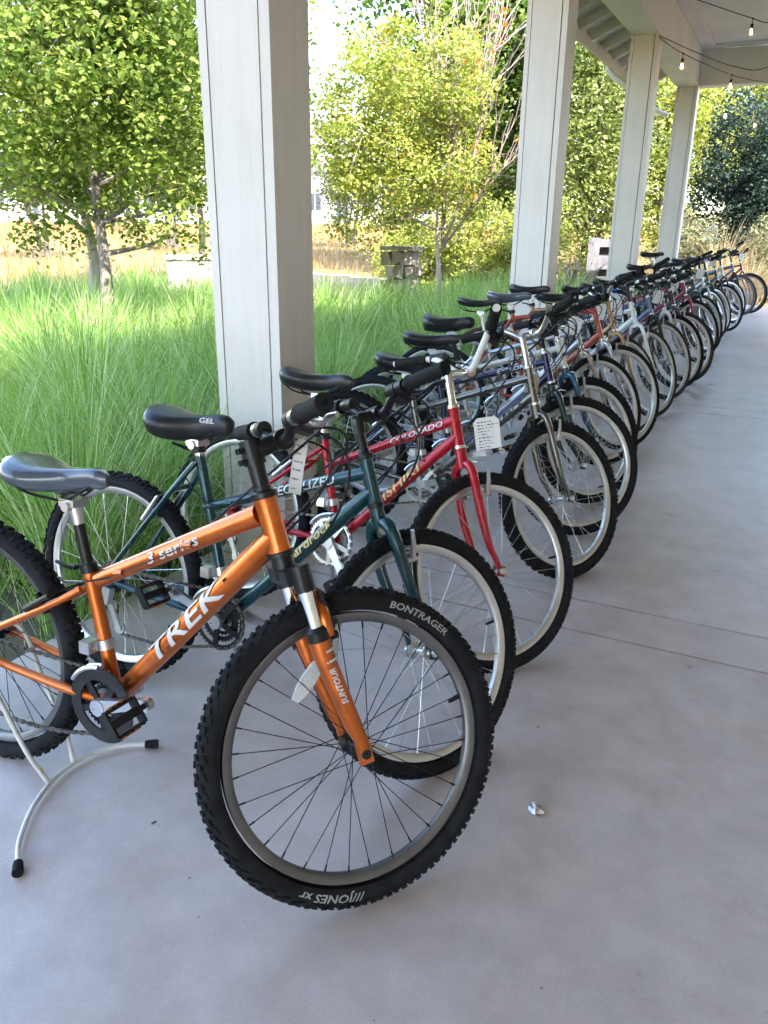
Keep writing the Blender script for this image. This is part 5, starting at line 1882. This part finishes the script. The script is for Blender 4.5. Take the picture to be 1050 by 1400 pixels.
face = rad(28)        # the sheets hang roughly square to the row, turned a little
paper_tag((-0.855, 1.355, 0.945), (0.1, rad(14), face), 0.027, 0.13, 'long curled white paper tag hanging from the orange bike bars', curl=0.018, lines=6)
paper_tag((-0.80, 2.35, 0.795), (0.0, rad(-9), face), 0.082, 0.105, 'white paper tag with handwriting hanging beside the red head tube')
paper_tag((-0.885, 3.17, 0.80), (0.0, rad(5), face), 0.055, 0.08, 'brown kraft tag hanging on the gunmetal bike', 'tag_brown', lines=0)
paper_tag((-1.085, 4.72, 0.87), (0.0, rad(18), face), 0.085, 0.10, 'white tag tilted on the silver grey bike bars', lines=7)
for (x, y, z, lab) in [(-1.13, 5.58, 0.88, 'white tag on the old gold bike by the second column'), (-1.13, 6.12, 0.86, 'white tag on the pearl white bike'), (-0.99, 7.2, 0.87, 'white tag between the slate blue and magenta bikes'),
                       (-0.99, 8.2, 0.90, 'white tag past the plum purple bike'), (-0.95, 10.0, 0.93, 'pale tag on the black bike by the third column'), (-0.94, 11.2, 1.02, 'pale tag on the bike with the raised saddle'),
                       (-0.82, 15.0, 0.98, 'pale tag near the far end of the row')]:
    paper_tag((x, y, z), (0.0, random.uniform(-0.15, 0.15), face), 0.085, 0.105, lab, lines=5)


# ---- string lights
def bulb(parent, p):
    b = empty('bulb', tuple(p), parent)
    mb = MB()
    mb.tube([V(0, 0, 0.01), V(0, 0, -0.05)], 0.004, 6)
    mb.lathe([(0.008, 0.0), (0.012, -0.004), (0.012, 0.012), (0.005, 0.016)], n=10, axis=(0, 0, 1))
    mb.lathe([(0.010, -0.045), (0.0165, -0.05), (0.0165, -0.085), (0.014, -0.09)], n=12, axis=(0, 0, 1))
    mb.build('socket', 'black', b)
    mb = MB()
    mb.lathe([(0.012, -0.088), (0.016, -0.096), (0.027, -0.122), (0.030, -0.138), (0.026, -0.155), (0.014, -0.168), (0.0, -0.172)], n=16, axis=(0, 0, 1))
    mb.build('glass', 'bulb_glass', b)
    mb = MB()
    for a in np.linspace(0, 2 * PI, 5, endpoint=False):
        mb.tube([V(0.006 * math.cos(a), 0.006 * math.sin(a), -0.098), V(0.013 * math.cos(a), 0.013 * math.sin(a), -0.128), V(0.006 * math.cos(a), 0.006 * math.sin(a), -0.156)], 0.0022, 5)
    mb.build('filament', 'filament', b)


def string(pts, bulbs, label):
    s = empty('string_lights', tuple(pts[0]))
    tag(s, label, 'string lights', 'festoon lights under the porch')
    o = np.asarray(pts[0], float)
    pth = smoothpath([np.asarray(p, float) - o for p in pts], 6)
    MB().tube(pth, 0.0055, 6).build('wire', 'black', s)
    for p in bulbs:
        bulb(s, np.asarray(p, float) - o)


string([(-1.752, 9.30, 3.62), (-1.36, 10.03, 3.60), (-0.88, 11.10, 3.60), (-0.70, 11.42, 3.61), (-0.2, 12.5, 3.86)], [(-0.88, 11.10, 3.595)],
       'black festoon wire with one bulb crossing the ceiling, nearest')
string([(-1.745, 10.27, 3.33), (-1.59, 11.10, 3.30), (-1.17, 12.74, 3.29), (-0.76, 13.7, 3.31), (-0.45, 14.2, 3.38)], [(-1.59, 11.10, 3.295), (-1.17, 12.74, 3.285)],
       'festoon wire with two glowing bulbs from the third column')
string([(-1.745, 10.29, 3.35), (-1.48, 11.2, 3.33), (-1.11, 12.16, 3.30), (-0.73, 12.56, 3.33), (-0.2, 13.3, 3.86)], [],
       'bare upper festoon wire starting at the third column')
string([(-1.80, 14.425, 3.33), (-1.44, 15.0, 3.20), (-1.02, 16.35, 3.17), (-0.3, 18.2, 3.35), (0.35, 19.4, 3.6)], [(-1.40, 15.10, 3.19), (-1.02, 16.35, 3.165)],
       'festoon wire running outdoors beyond the farthest column')
MB().tube([(0.35, 19.4, -0.15), (0.35, 19.4, 3.75)], 0.04, 10).build('light_pole', 'black_metal')
tag(bpy.data.objects['light_pole'], 'slim dark pole carrying the outdoor festoon wire', 'pole')

# ---- small white wire lantern on a stake beyond the last bikes
ln = empty('wire_lantern', (-1.39, 15.65, 0))
tag(ln, 'small white wire lantern on a thin stake above the far handlebars', 'lantern')
MB().tube([(0, 0, 0), (0, 0, 1.20)], 0.006, 6).build('stake', 'white_tube', ln)
mb = MB()
for sx in (-1, 1):
    for sy in (-1, 1):
        mb.tube([(sx * 0.075, sy * 0.05, 1.19), (sx * 0.085, sy * 0.06, 1.33), (0, 0, 1.43)], 0.006, 5)
for z, kx in ((1.19, 0.075), (1.33, 0.085)):
    ky = kx * 0.7
    mb.tube([(-kx, -ky, z), (kx, -ky, z), (kx, ky, z), (-kx, ky, z), (-kx, -ky, z)], 0.006, 5)
mb.build('wire_cage', 'white_tube', ln)

# ---- litter on the floor
r = np.random.default_rng(2)
fo = MB()
fo.lathe([(0.0, 0), (0.016, 0.002), (0.024, 0.006), (0.018, 0.013), (0.008, 0.017), (0, 0.018)], n=14, axis=(0, 0, 1))
for v in fo.v:
    v += r.normal(0, 0.0022, v.shape)
    v[:, 0] *= 0.75
    v[:, 2] = np.maximum(v[:, 2], 0.001)
fo = fo.build('foil_scrap', 'foil', smooth=False)
fo.location = (-0.36, 1.607, 0)
fo.rotation_euler.z = 0.9
tag(fo, 'crumpled shiny foil scrap on the concrete right of the front wheel', 'litter')
for k, (x, y, lab) in enumerate([(-0.06, 1.05, 'dark leaf crumb on the floor at lower right'), (-1.17, 1.14, 'dark crumb left of the nearest front wheel'), (-0.12, 1.02, 'second dark leaf crumb at lower right')]):
    mb = MB()
    mb.loft([[(-0.006, -0.002, 0.001), (-0.006, 0.002, 0.001), (-0.005, 0, 0.004)], [(0, -0.004, 0.001), (0, 0.003, 0.001), (0, 0, 0.005)], [(0.008, -0.001, 0.001), (0.008, 0.002, 0.001), (0.008, 0, 0.003)]])
    o = mb.build('leaf_crumb', 'dead_wood', smooth=False)
    o.location = (x, y, 0)
    o.rotation_euler.z = k * 1.3
    tag(o, lab, 'litter', 'crumbs on the floor')

# grit and blown bits of straw scattered on the slab
n = 260
gx2 = np.concatenate([rng.uniform(-2.0, 0.3, n // 2), -2.0 + np.abs(rng.normal(0, 0.12, n - n // 2))])
gy2 = rng.uniform(0.5, 9.0, n)
gs = rng.uniform(0.0012, 0.0042, n)
vs = np.zeros((n, 4, 3))
for k in range(4):
    a = 2 * PI * k / 3
    vs[:, k, 0] = gx2 + (gs * math.cos(a) * rng.uniform(0.6, 2.4, n) if k < 3 else 0)
    vs[:, k, 1] = gy2 + (gs * math.sin(a) * rng.uniform(0.6, 1.6, n) if k < 3 else 0)
    vs[:, k, 2] = 0.0006 if k < 3 else gs * 0.9
f = np.array([(0, 1, 3), (1, 2, 3), (2, 0, 3)])
tri = (f[None] + (np.arange(n) * 4)[:, None, None]).reshape(-1, 3)
tag(mk('floor_grit', npmesh('floor_grit', vs.reshape(-1, 3), tri), 'dead_wood'), 'fine grit and bits of straw scattered on the concrete', 'grit', kind='stuff')
